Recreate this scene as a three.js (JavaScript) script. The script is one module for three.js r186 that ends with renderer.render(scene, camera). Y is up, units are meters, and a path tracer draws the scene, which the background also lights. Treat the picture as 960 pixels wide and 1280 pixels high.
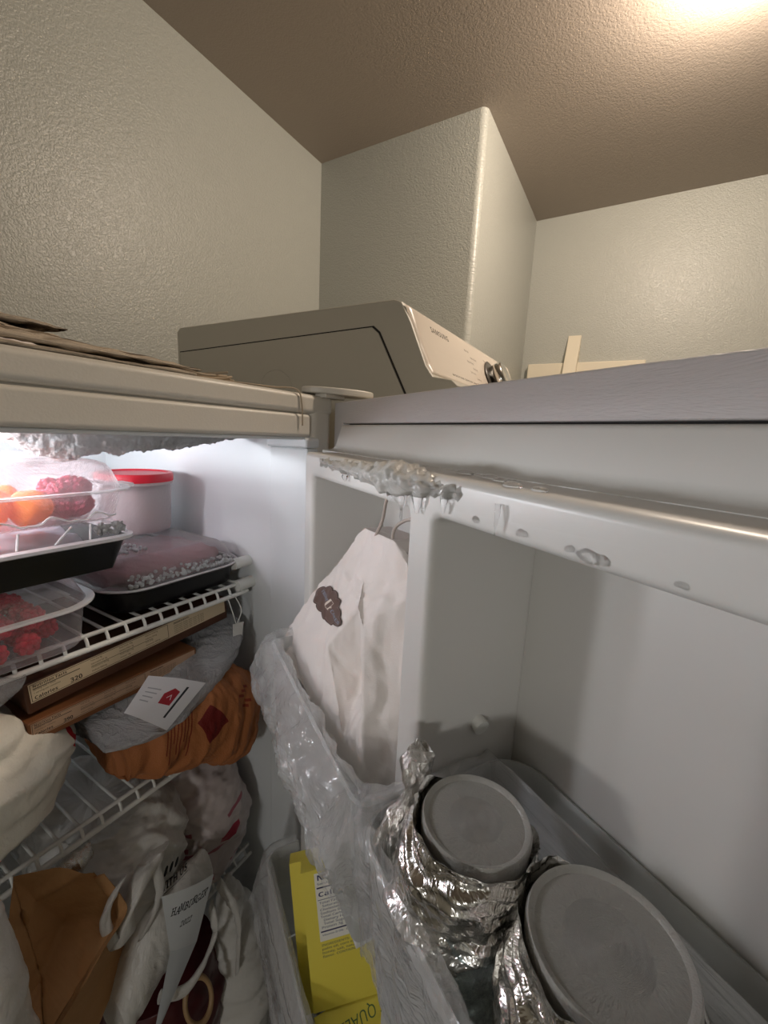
import * as THREE from 'three';
import { RoundedBoxGeometry } from 'three/addons/geometries/RoundedBoxGeometry.js';
import { mergeGeometries, mergeVertices } from 'three/addons/utils/BufferGeometryUtils.js';
import { ImprovedNoise } from 'three/addons/math/ImprovedNoise.js';

// ---------------------------------------------------------------- camera, exposure
const E = 1.57;                                         // height of the eye; y below is measured from it
const scene = new THREE.Scene();
scene.background = new THREE.Color(0x000000);           // a closed room: no sky is seen
const camera = new THREE.PerspectiveCamera(101.5, 960 / 1280, 0.02, 20);
camera.position.set(0, E, 0);
camera.up.set(0.1309, 0.9827, -0.1308);
camera.lookAt(0.85213, E - 0.17897, -0.49178);
scene.add(camera);
const renderer = new THREE.WebGLRenderer({ antialias: true });
renderer.toneMapping = THREE.LinearToneMapping;
renderer.toneMappingExposure = 1.0;
renderer.shadowMap.enabled = true;
const CEILING_LAMP = { at: [1.17, 0.93, 0.10], power: 2.4, color: 0xffecd8 };
const UNSEEN_LAMP = { at: [-1.75, 0.12, 0.5], power: 1.8, color: 0xf8f6f4 };
const FREEZER_LAMP = { at: [0.04, -0.022, -0.55], power: 0.12, color: 0xf3f7ff };

// ---------------------------------------------------------------- helpers
const perlin = new ImprovedNoise();
let seedNow = 1;
const rnd = () => { seedNow = (seedNow * 16807) % 2147483647; return seedNow / 2147483647; };
const reseed = (s) => { seedNow = s * 7919 + 13; rnd(); rnd(); };
const noise = (x, y, z) => perlin.noise(x, y, z);
const V = (x, y, z) => new THREE.Vector3(x, y, z);
const used = {};
function numbered(n) { used[n] = (used[n] ?? -1) + 1; return used[n] ? `${n}_${String(used[n]).padStart(3, '0')}` : n; }
function tag(o, label, category, group) { o.userData.label = label; o.userData.category = category; if (group) o.userData.group = group; return o; }
// a Group at a thing's base (eye-relative y); its children are the parts
function thing(name, label, category, [x, y, z], turn = 0, group) {
  const o = new THREE.Group(); o.name = numbered(name); o.position.set(x, E + y, z); o.rotation.y = turn;
  scene.add(o); o.updateMatrixWorld(true); return tag(o, label, category, group);
}
// the freezer door stands open 58 degrees: s runs along the door from its hinge, w out of its inner face
const DOOR_TURN = -(Math.PI - 1.01273);
const DOOR_AT = [0.49923, 0, -0.38048];
const DM = new THREE.Matrix4().makeRotationY(DOOR_TURN).setPosition(...DOOR_AT);
const onDoor = (s, y, w) => V(s, y, w).applyMatrix4(DM);
function doorThing(name, label, category, [s, y, w], group) { const p = onDoor(s, y, w); return thing(name, label, category, [p.x, p.y, p.z], DOOR_TURN, group); }
function mesh(name, geo, mat, parent, kind) {
  const m = new THREE.Mesh(geo, mat); m.castShadow = m.receiveShadow = true;
  m.name = parent === scene ? numbered(name) : partName(name, parent);
  if (kind) m.userData.kind = kind; parent.add(m); return m;
}
function partName(n, parent) { const k = parent.children.filter((c) => c.name === n || c.name.startsWith(n + '_0')).length; return k ? `${n}_${String(k).padStart(3, '0')}` : n; }
// part given in eye-relative room coordinates / in the door's coordinates
function part(name, geo, mat, t, kind) { t.updateMatrixWorld(true); geo.translate(0, E, 0); geo.applyMatrix4(t.matrixWorld.clone().invert()); return mesh(name, geo, mat, t, kind); }
function dpart(name, geo, mat, t, kind) { geo.applyMatrix4(DM); return part(name, geo, mat, t, kind); }
const structure = (name, geo, mat) => { const m = mesh(name, geo.translate(0, E, 0), mat, scene); m.userData.kind = 'structure'; return m; };

// boxes whose uv is in metres
function slab(x0, x1, y0, y1, z0, z1) {
  const g = new THREE.BoxGeometry(x1 - x0, y1 - y0, z1 - z0); g.translate((x0 + x1) / 2, (y0 + y1) / 2, (z0 + z1) / 2);
  const p = g.attributes.position, n = g.attributes.normal, uv = g.attributes.uv;
  for (let i = 0; i < p.count; i++) {
    if (Math.abs(n.getX(i)) > 0.5) uv.setXY(i, p.getZ(i), p.getY(i));
    else if (Math.abs(n.getY(i)) > 0.5) uv.setXY(i, p.getX(i), p.getZ(i));
    else uv.setXY(i, p.getX(i), p.getY(i));
  }
  return g;
}
function rbox(x0, x1, y0, y1, z0, z1, r = 0.004, seg = 3) {
  const g = new RoundedBoxGeometry(x1 - x0, y1 - y0, z1 - z0, seg, Math.min(r, (x1 - x0) / 2.01, (y1 - y0) / 2.01, (z1 - z0) / 2.01));
  g.translate((x0 + x1) / 2, (y0 + y1) / 2, (z0 + z1) / 2);
  const p = g.attributes.position, n = g.attributes.normal, uv = g.attributes.uv;
  for (let i = 0; i < p.count; i++) {
    const a = [Math.abs(n.getX(i)), Math.abs(n.getY(i)), Math.abs(n.getZ(i))];
    if (a[0] >= a[1] && a[0] >= a[2]) uv.setXY(i, p.getZ(i), p.getY(i)); else if (a[1] >= a[2]) uv.setXY(i, p.getX(i), p.getZ(i)); else uv.setXY(i, p.getX(i), p.getY(i));
  }
  return g;
}
function tube(pts, r, seg = 24, rad = 8, closed = false) {
  const c = new THREE.CatmullRomCurve3(pts.map((p) => V(...p)), closed, 'centripetal');
  const g = new THREE.TubeGeometry(c, seg, r, rad, closed);
  if (closed) return g;
  const caps = [pts[0], pts[pts.length - 1]].map((p) => new THREE.SphereGeometry(r, rad, 6).translate(...p));
  return mergeGeometries([g, ...caps]);
}
function rod(a, b, r, rad = 10) {
  const A = V(...a), B = V(...b), g = new THREE.CylinderGeometry(r, r, A.distanceTo(B), rad);
  g.applyQuaternion(new THREE.Quaternion().setFromUnitVectors(V(0, 1, 0), B.clone().sub(A).normalize()));
  const m = A.add(B).multiplyScalar(0.5); return g.translate(m.x, m.y, m.z);
}
// normals averaged over coincident points (seams and caps)
function smooth(g) {
  g.computeVertexNormals();
  const p = g.attributes.position, n = g.attributes.normal, sum = new Map();
  const key = (i) => `${Math.round(p.getX(i) * 2e5)},${Math.round(p.getY(i) * 2e5)},${Math.round(p.getZ(i) * 2e5)}`;
  for (let i = 0; i < p.count; i++) { const k = key(i), s = sum.get(k) ?? [0, 0, 0]; s[0] += n.getX(i); s[1] += n.getY(i); s[2] += n.getZ(i); sum.set(k, s); }
  for (let i = 0; i < p.count; i++) { const s = sum.get(key(i)), l = Math.hypot(...s) || 1; n.setXYZ(i, s[0] / l, s[1] / l, s[2] / l); }
  return g;
}
// surface from a function of (u, v)
function surf(fn, nu, nv) {
  const pos = [], uv = [], idx = [];
  for (let j = 0; j <= nv; j++) for (let i = 0; i <= nu; i++) { const q = fn(i / nu, j / nv); pos.push(q[0], q[1], q[2]); uv.push(i / nu, j / nv); }
  for (let j = 0; j < nv; j++) for (let i = 0; i < nu; i++) { const a = j * (nu + 1) + i, b = a + 1, c = a + nu + 1, d = c + 1; idx.push(a, b, d, a, d, c); }
  const g = new THREE.BufferGeometry();
  g.setAttribute('position', new THREE.Float32BufferAttribute(pos, 3)); g.setAttribute('uv', new THREE.Float32BufferAttribute(uv, 2)); g.setIndex(idx);
  return smooth(g);
}
// closed loft through rings {c: centre, a, b: half axes, e: exponent of the section}
function loft(rings, nu = 64, nv = 48, cap = true) {
  const C = rings.map((r) => V(...r.c)), A = rings.map((r) => V(...r.a)), B = rings.map((r) => V(...r.b));
  const cc = new THREE.CatmullRomCurve3(C, false, 'catmullrom', 0.5), ca = new THREE.CatmullRomCurve3(A, false, 'catmullrom', 0.5), cb = new THREE.CatmullRomCurve3(B, false, 'catmullrom', 0.5);
  const n = rings.length - 1;
  return surf((u, v) => {
    let t = v, k = 1;
    if (cap) { const m = 0.08; if (v < m) { k = Math.sqrt(Math.max(0, 1 - (1 - v / m) ** 2)); t = 0; } else if (v > 1 - m) { k = Math.sqrt(Math.max(0, 1 - (1 - (1 - v) / m) ** 2)); t = 1; } else t = (v - m) / (1 - 2 * m); }
    const c = cc.getPoint(t), a = ca.getPoint(t), b = cb.getPoint(t), i = Math.min(n - 1, Math.floor(t * n)), f = t * n - i;
    const e = (rings[i].e ?? 2) * (1 - f) + (rings[i + 1].e ?? 2) * f, th = u * Math.PI * 2, co = Math.cos(th), si = Math.sin(th);
    const x = Math.sign(co) * Math.abs(co) ** (2 / e) * k, y = Math.sign(si) * Math.abs(si) ** (2 / e) * k;
    return [c.x + a.x * x + b.x * y, c.y + a.y * x + b.y * y, c.z + a.z * x + b.z * y];
  }, nu, nv);
}
// sharp folds: triangular waves along random directions over a warped place
function folds(p, freq, seed, n = 5) {
  let h = 0;
  const w = 0.6, q = [p[0] * freq, p[1] * freq, p[2] * freq];
  const wx = q[0] + w * noise(q[0] * 0.7 + seed, q[1] * 0.7, q[2] * 0.7), wy = q[1] + w * noise(q[0] * 0.7, q[1] * 0.7 + seed * 1.7, q[2] * 0.7), wz = q[2] + w * noise(q[0] * 0.7, q[1] * 0.7, q[2] * 0.7 + seed * 2.3);
  for (let k = 0; k < n; k++) {
    const a = Math.sin(seed * 12.9 + k * 78.2) * 3.14, b = Math.cos(seed * 4.7 + k * 37.7) * 1.57;
    const d = (Math.cos(a) * Math.cos(b) * wx + Math.sin(b) * wy + Math.sin(a) * Math.cos(b) * wz) * (0.6 + 0.35 * k) + seed * (k + 1) * 0.37;
    h += Math.abs(2 * (d - Math.floor(d)) - 1) / (1 + 0.35 * k);
  }
  return h / n - 0.35;
}
// displaces along the normal; layers: [amplitude, frequency per metre, 'fold' | 'soft' | 'ridge']
function wrinkle(g, layers, seed = 1) {
  const p = g.attributes.position, n = g.attributes.normal, out = new Float32Array(p.count);
  for (let i = 0; i < p.count; i++) {
    const q = [p.getX(i), p.getY(i), p.getZ(i)]; let h = 0;
    for (const [amp, f, kind] of layers) {
      if (kind === 'fold') h += amp * 2 * folds(q, f, seed);
      else { const s = noise(q[0] * f + seed * 3.1, q[1] * f + seed * 5.3, q[2] * f + seed * 7.7); h += amp * (kind === 'ridge' ? 1 - 2 * Math.min(1, Math.abs(s) * 2.2) : s * 1.6); }
    }
    out[i] = h;
  }
  for (let i = 0; i < p.count; i++) p.setXYZ(i, p.getX(i) + n.getX(i) * out[i], p.getY(i) + n.getY(i) * out[i], p.getZ(i) + n.getZ(i) * out[i]);
  return smooth(g);
}
// closed outline with normals: rounded rectangle or circle, in x/z
function rrect(x0, x1, z0, z1, r, n = 8) {
  const out = [], cs = [[x1 - r, z1 - r, 0], [x0 + r, z1 - r, 90], [x0 + r, z0 + r, 180], [x1 - r, z0 + r, 270]];
  cs.forEach(([cx, cz, d], i) => {
    for (let k = 0; k <= n; k++) { const a = (d + 90 * k / n) * Math.PI / 180; out.push([cx + r * Math.cos(a), cz + r * Math.sin(a), Math.cos(a), Math.sin(a)]); }
    const [nx, nz, nd] = cs[(i + 1) % 4], a = (d + 90) * Math.PI / 180, p = out[out.length - 1], q = [nx + r * Math.cos(a), nz + r * Math.sin(a)];
    for (let k = 1; k < 6; k++) out.push([p[0] + (q[0] - p[0]) * k / 6, p[1] + (q[1] - p[1]) * k / 6, p[2], p[3]]);
  });
  return out;
}
const circle = (cx, cz, r, n = 64) => Array.from({ length: n }, (_, i) => { const a = i / n * Math.PI * 2; return [cx + r * Math.cos(a), cz + r * Math.sin(a), Math.cos(a), Math.sin(a)]; });
// sweeps profile [[offset outwards, y] ...] round a closed outline; caps close the first and last loops
function sweep(path, profile, capStart = true, capEnd = true) {
  const pos = [], uv = [], idx = [], n = path.length;
  let len = 0; const L = path.map((p, i) => { const q = path[(i + n - 1) % n]; if (i) len += Math.hypot(p[0] - q[0], p[1] - q[1]); return len; });
  let pl = 0;
  profile.forEach(([o, y], j) => {
    if (j) pl += Math.hypot(o - profile[j - 1][0], y - profile[j - 1][1]);
    for (let i = 0; i <= n; i++) { const p = path[i % n]; pos.push(p[0] + p[2] * o, y, p[1] + p[3] * o); uv.push(i === n ? len + 0.01 : L[i], pl); }
  });
  for (let j = 0; j < profile.length - 1; j++) for (let i = 0; i < n; i++) { const a = j * (n + 1) + i, b = a + 1, c = a + n + 1, d = c + 1; idx.push(a, c, d, a, d, b); }
  const cap = (j, flip) => {
    const s = pos.length / 3; let cx = 0, cz = 0;
    for (let i = 0; i < n; i++) { cx += pos[(j * (n + 1) + i) * 3]; cz += pos[(j * (n + 1) + i) * 3 + 2]; }
    pos.push(cx / n, profile[j][1], cz / n); uv.push(0, 0);
    for (let i = 0; i < n; i++) { const a = j * (n + 1) + i; idx.push(...(flip ? [s, a, a + 1] : [s, a + 1, a])); }
  };
  if (capStart) cap(0, true); if (capEnd) cap(profile.length - 1, false);
  const g = new THREE.BufferGeometry();
  g.setAttribute('position', new THREE.Float32BufferAttribute(pos, 3)); g.setAttribute('uv', new THREE.Float32BufferAttribute(uv, 2)); g.setIndex(idx);
  const f = g.toNonIndexed(); f.computeVertexNormals();
  return creased(f, 0.7);
}
function creased(g, angle) {                            // smooth below the angle, sharp above
  const p = g.attributes.position, n = g.attributes.normal, map = new Map(), lim = Math.cos(angle), N = [];
  const key = (i) => `${Math.round(p.getX(i) * 1e5)},${Math.round(p.getY(i) * 1e5)},${Math.round(p.getZ(i) * 1e5)}`;
  for (let i = 0; i < p.count; i++) { N.push(V(n.getX(i), n.getY(i), n.getZ(i))); const k = key(i); (map.get(k) ?? map.set(k, []).get(k)).push(i); }
  for (let i = 0; i < p.count; i++) { const s = V(0, 0, 0); for (const j of map.get(key(i))) if (N[i].dot(N[j]) > lim) s.add(N[j]); s.normalize(); n.setXYZ(i, s.x, s.y, s.z); }
  return g;
}
// folded sheet from named corners and triangles, each split into k x k, sharp along its edges
function folded(P, tris, k = 6) {
  const pos = [], uv = [];
  for (const t of tris) {
    const [a, b, c] = [...t].map((x) => V(...P[x]));
    const at = (i, j) => a.clone().addScaledVector(b.clone().sub(a), i / k).addScaledVector(c.clone().sub(a), j / k);
    const put = (q) => { pos.push(q.x, q.y, q.z); uv.push(q.x, q.y); };
    for (let i = 0; i < k; i++) for (let j = 0; j < k - i; j++) { put(at(i, j)); put(at(i + 1, j)); put(at(i, j + 1)); if (i + j < k - 1) { put(at(i + 1, j)); put(at(i + 1, j + 1)); put(at(i, j + 1)); } }
  }
  const g = new THREE.BufferGeometry();
  g.setAttribute('position', new THREE.Float32BufferAttribute(pos, 3)); g.setAttribute('uv', new THREE.Float32BufferAttribute(uv, 2));
  g.computeVertexNormals(); return g;
}
// a flat printed quad with thickness: corners top-left, top-right, bottom-right, bottom-left; bend bows it out
function printed(tl, tr, br, bl, bend = 0, n = 12) {
  const [a, b, c, d] = [tl, tr, br, bl].map((p) => V(...p)), nor = b.clone().sub(a).cross(d.clone().sub(a)).normalize().negate();
  return surf((u, v) => { const p = a.clone().lerp(b, u).lerp(d.clone().lerp(c, u), 1 - v); p.addScaledVector(nor, bend * Math.sin(u * Math.PI) * (0.6 + 0.4 * v)); return [p.x, p.y, p.z]; }, n, n);
}

// ---------------------------------------------------------------- textures
function canvasMap(w, h, draw, srgb = true) {
  const c = document.createElement('canvas'); c.width = w; c.height = h; draw(c.getContext('2d'), w, h);
  const t = new THREE.CanvasTexture(c); if (srgb) t.colorSpace = THREE.SRGBColorSpace; t.anisotropy = 8; return t;
}
function heightMap(n, fn) {
  const d = new Uint8Array(n * n * 4);
  for (let y = 0; y < n; y++) for (let x = 0; x < n; x++) { const v = Math.max(0, Math.min(255, fn(x / n, y / n, x, y) * 255)), i = (y * n + x) * 4; d[i] = d[i + 1] = d[i + 2] = v; d[i + 3] = 255; }
  const t = new THREE.DataTexture(d, n, n); t.wrapS = t.wrapT = THREE.RepeatWrapping; t.magFilter = THREE.LinearFilter; t.minFilter = THREE.LinearMipmapLinearFilter; t.generateMipmaps = true; t.needsUpdate = true; return t;
}
// noise that repeats every 1 in u and v
const tiled = (u, v, f, s) => { const a = u * 2 * Math.PI, b = v * 2 * Math.PI, r = f / (2 * Math.PI); return noise(r * Math.cos(a) + s, r * Math.sin(a) + s * 1.3 + r * Math.cos(b), r * Math.sin(b) + s * 0.7); };
function blobs(n, count, r0, r1, seed) {                // sprayed paint: flattened splats
  reseed(seed); const h = new Float32Array(n * n);
  for (let k = 0; k < count; k++) {
    const cx = rnd() * n, cy = rnd() * n, rx = r0 + rnd() * (r1 - r0), ry = r0 + rnd() * (r1 - r0), a = 0.5 + rnd() * 0.5, R = Math.ceil(Math.max(rx, ry));
    for (let y = -R; y <= R; y++) for (let x = -R; x <= R; x++) { const d = (x / rx) ** 2 + (y / ry) ** 2; if (d < 1) { const i = ((Math.floor(cy + y) + n) % n) * n + (Math.floor(cx + x) + n) % n; h[i] = Math.max(h[i], a * (1 - d) ** 0.8); } }
  }
  return h;
}
const peelH = blobs(768, 3400, 5, 13, 5);
const peel = heightMap(768, (u, v, x, y) => 0.15 + 0.62 * Math.min(0.75, peelH[y * 768 + x]) + 0.25 * tiled(u, v, 30, 3) + 0.12 * tiled(u, v, 90, 9));
const pebbleH = blobs(512, 5200, 3, 6, 8);
const pebble = heightMap(512, (u, v, x, y) => 0.2 + 0.7 * pebbleH[y * 512 + x]);
const frostBump = heightMap(512, (u, v) => 0.5 + 0.35 * tiled(u, v, 40, 2) + 0.3 * tiled(u, v, 110, 6));
const frostPatch = heightMap(512, (u, v) => 0.45 + 0.5 * tiled(u, v, 14, 5) + 0.5 * tiled(u, v, 50, 8) + 0.3 * tiled(u, v, 120, 4));
const crinkleMap = heightMap(512, (u, v) => {
  let h = 0; for (let k = 0; k < 3; k++) h += (1 - Math.min(1, Math.abs(tiled(u, v, 16 * (k + 1), 11 + k * 7)) * 3.4)) / (k + 1);
  return h / 1.9;
});
const paperGrain = heightMap(512, (u, v) => 0.5 + 0.3 * tiled(u, v, 60, 4) + 0.3 * tiled(u, v, 150, 7));
const rep = (t, x, y = x) => { const c = t.clone(); c.repeat.set(x, y); c.needsUpdate = true; return c; };

// ---------------------------------------------------------------- materials
const std = (color, roughness, more = {}) => new THREE.MeshStandardMaterial({ color, roughness, side: THREE.DoubleSide, ...more });
const phys = (color, roughness, more = {}) => new THREE.MeshPhysicalMaterial({ color, roughness, side: THREE.DoubleSide, ...more });
const wallPaint = std(0xb2b3ab, 0.36, { bumpMap: rep(peel, 4.6), bumpScale: 0.0009 });
const ceilingPaint = std(0xa89c90, 0.6, { bumpMap: rep(peel, 4), bumpScale: 0.0004 });
const floorVinyl = std(0x8f8577, 0.5, { bumpMap: rep(frostBump, 4), bumpScale: 0.0003 });
const enamel = std(0xd6d0c4, 0.42, { bumpMap: rep(pebble, 7), bumpScale: 0.00007 });
const enamelSmooth = std(0xd9d4c9, 0.38);
const liner = std(0xdde0e1, 0.42);
const doorLiner = std(0xdad8d3, 0.38);
const gasketVinyl = std(0xd3cfcf, 0.5, { bumpMap: rep(frostBump, 3, 20), bumpScale: 0.0003 });
const darkGap = std(0x2a2622, 0.8);
const wireCoat = std(0xe8e8e2, 0.35);
const clearIce = phys(0xffffff, 0.06, { transmission: 0.95, thickness: 0.004, ior: 1.31 });
const ice = phys(0xf4f1ea, 0.3, { transmission: 0.2, thickness: 0, clearcoat: 0.6, clearcoatRoughness: 0.1, ior: 1.31, bumpMap: rep(frostBump, 6), bumpScale: 0.001 });
const frost = phys(0xfafbfa, 1.0, { transmission: 0.35, thickness: 0, bumpMap: rep(frostBump, 8), bumpScale: 0.002 });
const film = phys(0xffffff, 0.18, { transmission: 0.78, ior: 1.5, thickness: 0, bumpMap: rep(crinkleMap, 4, 2), bumpScale: 0.001 });
const binPlastic = phys(0xe4e5e2, 0.35, { transmission: 0.6, thickness: 0 });
const snow = std(0xf8f9f9, 0.9, { bumpMap: rep(frostBump, 8), bumpScale: 0.001 });
const clearShell = phys(0xffffff, 0.16, { transmission: 0.9, ior: 1.45, thickness: 0 });
const frostedShell = phys(0xf6f1f2, 0.3, { transmission: 0.8, ior: 1.4, thickness: 0, bumpMap: rep(frostBump, 9), bumpScale: 0.0008 });
const foil = phys(0xe6e4e0, 0.19, { metalness: 1, bumpMap: rep(crinkleMap, 3, 2), bumpScale: 0.0003 });
const blackTray = std(0x0d0d0e, 0.3);
const whitePaper = std(0xf0e8e2, 0.75, { bumpMap: rep(paperGrain, 14), bumpScale: 0.0002 });
const bagPoly = phys(0xe9e6df, 0.38, { transmission: 0.25, thickness: 0, bumpMap: rep(crinkleMap, 2), bumpScale: 0.0004 });
const kraft = std(0xb0713c, 0.7, { bumpMap: rep(paperGrain, 3), bumpScale: 0.0006 });

// ---------------------------------------------------------------- the room
const WB = -1.13, WR = 2.12, CH = 0.98, FL = -E;
structure('wall_left', slab(-1.1, WR + 0.1, FL, CH, WB - 0.1, WB), wallPaint);
structure('wall_right', slab(WR, WR + 0.1, FL, CH, WB, 1.7), wallPaint);
{
  const s = new THREE.Shape(), x0 = 1.372, z1 = -0.504, r = 0.022;      // boxed chase with a bullnose corner
  s.moveTo(x0, -WB + 0.0); s.lineTo(x0, -z1 + r); s.absarc(x0 + r, -z1 + r, r, Math.PI, Math.PI * 1.5, false); s.lineTo(WR, -z1); s.lineTo(WR, -WB); s.closePath();
  const g = new THREE.ExtrudeGeometry(s, { depth: CH - FL, bevelEnabled: false, curveSegments: 10 });
  g.rotateX(-Math.PI / 2); g.translate(0, FL, 0);
  const p = g.attributes.position, uv = g.attributes.uv;
  for (let i = 0; i < p.count; i++) uv.setXY(i, p.getX(i) - p.getZ(i) + 0.37, p.getY(i));
  structure('wall_chase', g, wallPaint);
}
structure('wall_back', slab(-1.1, WR + 0.1, FL, CH, 1.7, 1.8), wallPaint);
structure('wall_near', mergeGeometries([slab(-1.2, -1.1, FL, CH, WB - 0.1, 0.0), slab(-1.2, -1.1, FL, CH, 1.1, 1.8), slab(-1.2, -1.1, 0.5, CH, 0.0, 1.1)]), wallPaint);  // opening is out of view, placed so the unseen lamp reaches the freezer
structure('wall_unseen_hall', mergeGeometries([slab(-2.7, -2.6, FL, CH, -0.7, 1.8), slab(-2.7, -1.2, FL, CH, -0.8, -0.7), slab(-2.7, -1.2, FL, CH, 1.7, 1.8)]), wallPaint);  // unseen hall, built round the out-of-view lamp
structure('ceiling', slab(-2.7, WR + 0.1, CH, CH + 0.1, WB - 0.1, 1.8), ceilingPaint);
structure('floor', slab(-2.7, WR + 0.1, FL - 0.1, FL, WB - 0.1, 1.8), floorVinyl);

// ceiling lamp, just above the frame
{
  const [x, y, z] = CEILING_LAMP.at;
  const t = thing('ceiling_lamp', 'round white dome lamp on the ceiling', 'lamp', [x, CH, z]);
  part('lamp_base', new THREE.CylinderGeometry(0.1, 0.1, 0.014, 40).translate(x, CH - 0.007, z), enamelSmooth, t);
  const glow = std(0xfff2dd, 0.5, { emissive: CEILING_LAMP.color, emissiveIntensity: 3 });
  part('lamp_dome', new THREE.SphereGeometry(0.085, 32, 20).scale(1, 0.55, 1).translate(x, y + 0.0, z), glow, t);
  const l = new THREE.PointLight(CEILING_LAMP.color, CEILING_LAMP.power, 0, 2); l.name = 'ceiling_lamp_light'; l.castShadow = true; l.shadow.radius = 2.2;
  l.position.set(0, y - CH, 0); t.add(l);
}

// unseen lamp, out of view, placed to light the freezer door and lower shelves
{
  const [x, y, z] = UNSEEN_LAMP.at;
  const t = thing('floor_lamp', 'unseen globe lamp on a pole, out of view, lighting the freezer door and lower shelves', 'lamp', [x, FL, z]);
  part('base', new THREE.CylinderGeometry(0.13, 0.14, 0.02, 40).translate(x, FL + 0.01, z), darkGap, t);
  part('pole', rod([x, FL + 0.02, z], [x, y - 0.08, z], 0.011), darkGap, t);
  part('lamp_globe', new THREE.SphereGeometry(0.11, 32, 24).translate(x, y, z), std(0xffffff, 0.5, { emissive: UNSEEN_LAMP.color, emissiveIntensity: 3 }), t);
  const l = new THREE.PointLight(UNSEEN_LAMP.color, UNSEEN_LAMP.power, 0, 2); l.name = 'floor_lamp_light'; l.castShadow = true; l.shadow.radius = 5;
  l.position.set(0, y - FL, 0); t.add(l);
}

// ---------------------------------------------------------------- the freezer
const X0 = -0.215, X1 = 0.5, YT = 0.05, YB = FL + 0.03, ZF = -0.38, ZB = -1.0, LX = 0.445, LB = -0.905, IC = -0.01;
const freezer = thing('freezer', 'white upright freezer standing open, frost under its top edge and wire shelves inside', 'freezer', [0.14, FL, -0.7]);
{
  part('side_panel', rbox(X1 - 0.053, X1, YB, YT, ZB, ZF, 0.016, 5), enamel, freezer);
  part('side_panel', rbox(X0, X0 + 0.053, YB, YT, ZB, ZF, 0.016, 5), enamel, freezer);
  part('top_panel', rbox(X0, X1 - 0.03, IC + 0.005, YT, ZB, ZF - 0.006, 0.008), enamel, freezer);
  part('back_panel', slab(X0 + 0.02, X1 - 0.02, YB, YT - 0.02, ZB, LB), liner, freezer);
  part('bottom_panel', slab(X0 + 0.05, X1 - 0.05, YB, YB + 0.12, LB, ZF - 0.01), liner, freezer);
  // front of the top edge: a raised upper band over a framed lower panel
  part('top_band', rbox(X0 + 0.01, X1 - 0.004, 0.0245, YT, ZF - 0.04, ZF + 0.0015, 0.007, 4), enamel, freezer);
  part('header_panel', rbox(X0 + 0.05, 0.449, -0.0065, 0.0235, ZF - 0.03, ZF + 0.0005, 0.005, 4), enamel, freezer);
  part('header_lip', rbox(X0 + 0.05, 0.452, -0.0105, -0.0065, ZF - 0.03, ZF - 0.003, 0.002, 2), liner, freezer);
  part('inner_liner', slab(LX, LX + 0.006, YB + 0.1, IC + 0.01, LB, ZF - 0.004), liner, freezer);
  part('inner_liner', slab(X0 + 0.05, X0 + 0.06, YB + 0.1, IC + 0.01, LB, ZF - 0.004), liner, freezer);
  part('inner_ceiling', slab(X0 + 0.05, LX, IC, IC + 0.012, LB, ZF - 0.03), liner, freezer);
  part('liner_step', rbox(LX - 0.004, LX + 0.02, YB + 0.12, -0.022, -0.449, ZF + 0.001, 0.003), liner, freezer);
  part('liner_collar', rbox(LX - 0.007, LX + 0.022, -0.0215, -0.0075, -0.455, ZF + 0.002, 0.004), liner, freezer);
  for (let k = 0; k < 5; k++) part('vent_slat', rbox(0.312 + k * 0.006, 0.315 + k * 0.006, -0.083, -0.058, LB, LB + 0.004, 0.001, 2), std(0x9a9ea2, 0.6), freezer);
  for (const [y, z, r] of [[-0.203, -0.5, 0.0085], [-0.236, -0.493, 0.009]]) part('shelf_peg', rod([LX - 0.03, y, z], [LX + 0.002, y, z], r, 20), wireCoat, freezer);
  for (const x of [X0 + 0.06, X1 - 0.06]) for (const z of [ZB + 0.08, ZF - 0.06]) part('foot', new THREE.CylinderGeometry(0.02, 0.024, 0.034, 20).translate(x, FL + 0.016, z), darkGap, freezer);
  // hinge cover over the corner
  const s = new THREE.Shape(); s.absellipse(0, 0, 0.052, 0.024, 0, Math.PI * 2, false, 0);
  const hg = new THREE.ExtrudeGeometry(s, { depth: 0.004, bevelEnabled: true, bevelThickness: 0.0025, bevelSize: 0.003, bevelSegments: 4, curveSegments: 40 });
  hg.rotateX(-Math.PI / 2); hg.rotateY(-0.5); hg.translate(0.503, YT + 0.0055, -0.375);
  part('hinge_cover', hg, enamelSmooth, freezer);
  part('hinge_arm', rbox(0.47, 0.515, YT - 0.002, YT + 0.006, -0.392, -0.372, 0.002), enamelSmooth, freezer);
}
// frost hanging under the top edge
{
  const depth = (x) => { const P = [[-0.16, 0.022], [0.1, 0.012], [0.135, 0.006], [0.16, 0.022], [0.184, 0.03], [0.21, 0.025], [0.27, 0.021], [0.32, 0.016], [0.39, 0.004], [0.42, 0.001]]; let i = 0; while (i < P.length - 2 && x > P[i + 1][0]) i++; const f = Math.max(0, Math.min(1, (x - P[i][0]) / (P[i + 1][0] - P[i][0]))); return P[i][1] * (1 - f) + P[i + 1][1] * f; };
  const g = surf((u, v) => {
    const x = 0.135 + u * 0.285, th = v * Math.PI, z = -0.5 + Math.cos(th) * 0.03, d = depth(x / 1.1) * 1.12 + 0.006 * noise(x * 60, 3, 1) + 0.003 * noise(x * 160, 7, z * 100);
    return [x, IC + 0.004 - Math.max(0.002, d) * Math.sin(th) ** 0.7, z];
  }, 260, 44);
  part('frost', wrinkle(g, [[0.0016, 150, 'soft'], [0.0012, 320, 'soft']], 4), frost, freezer, 'stuff');
}
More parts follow.
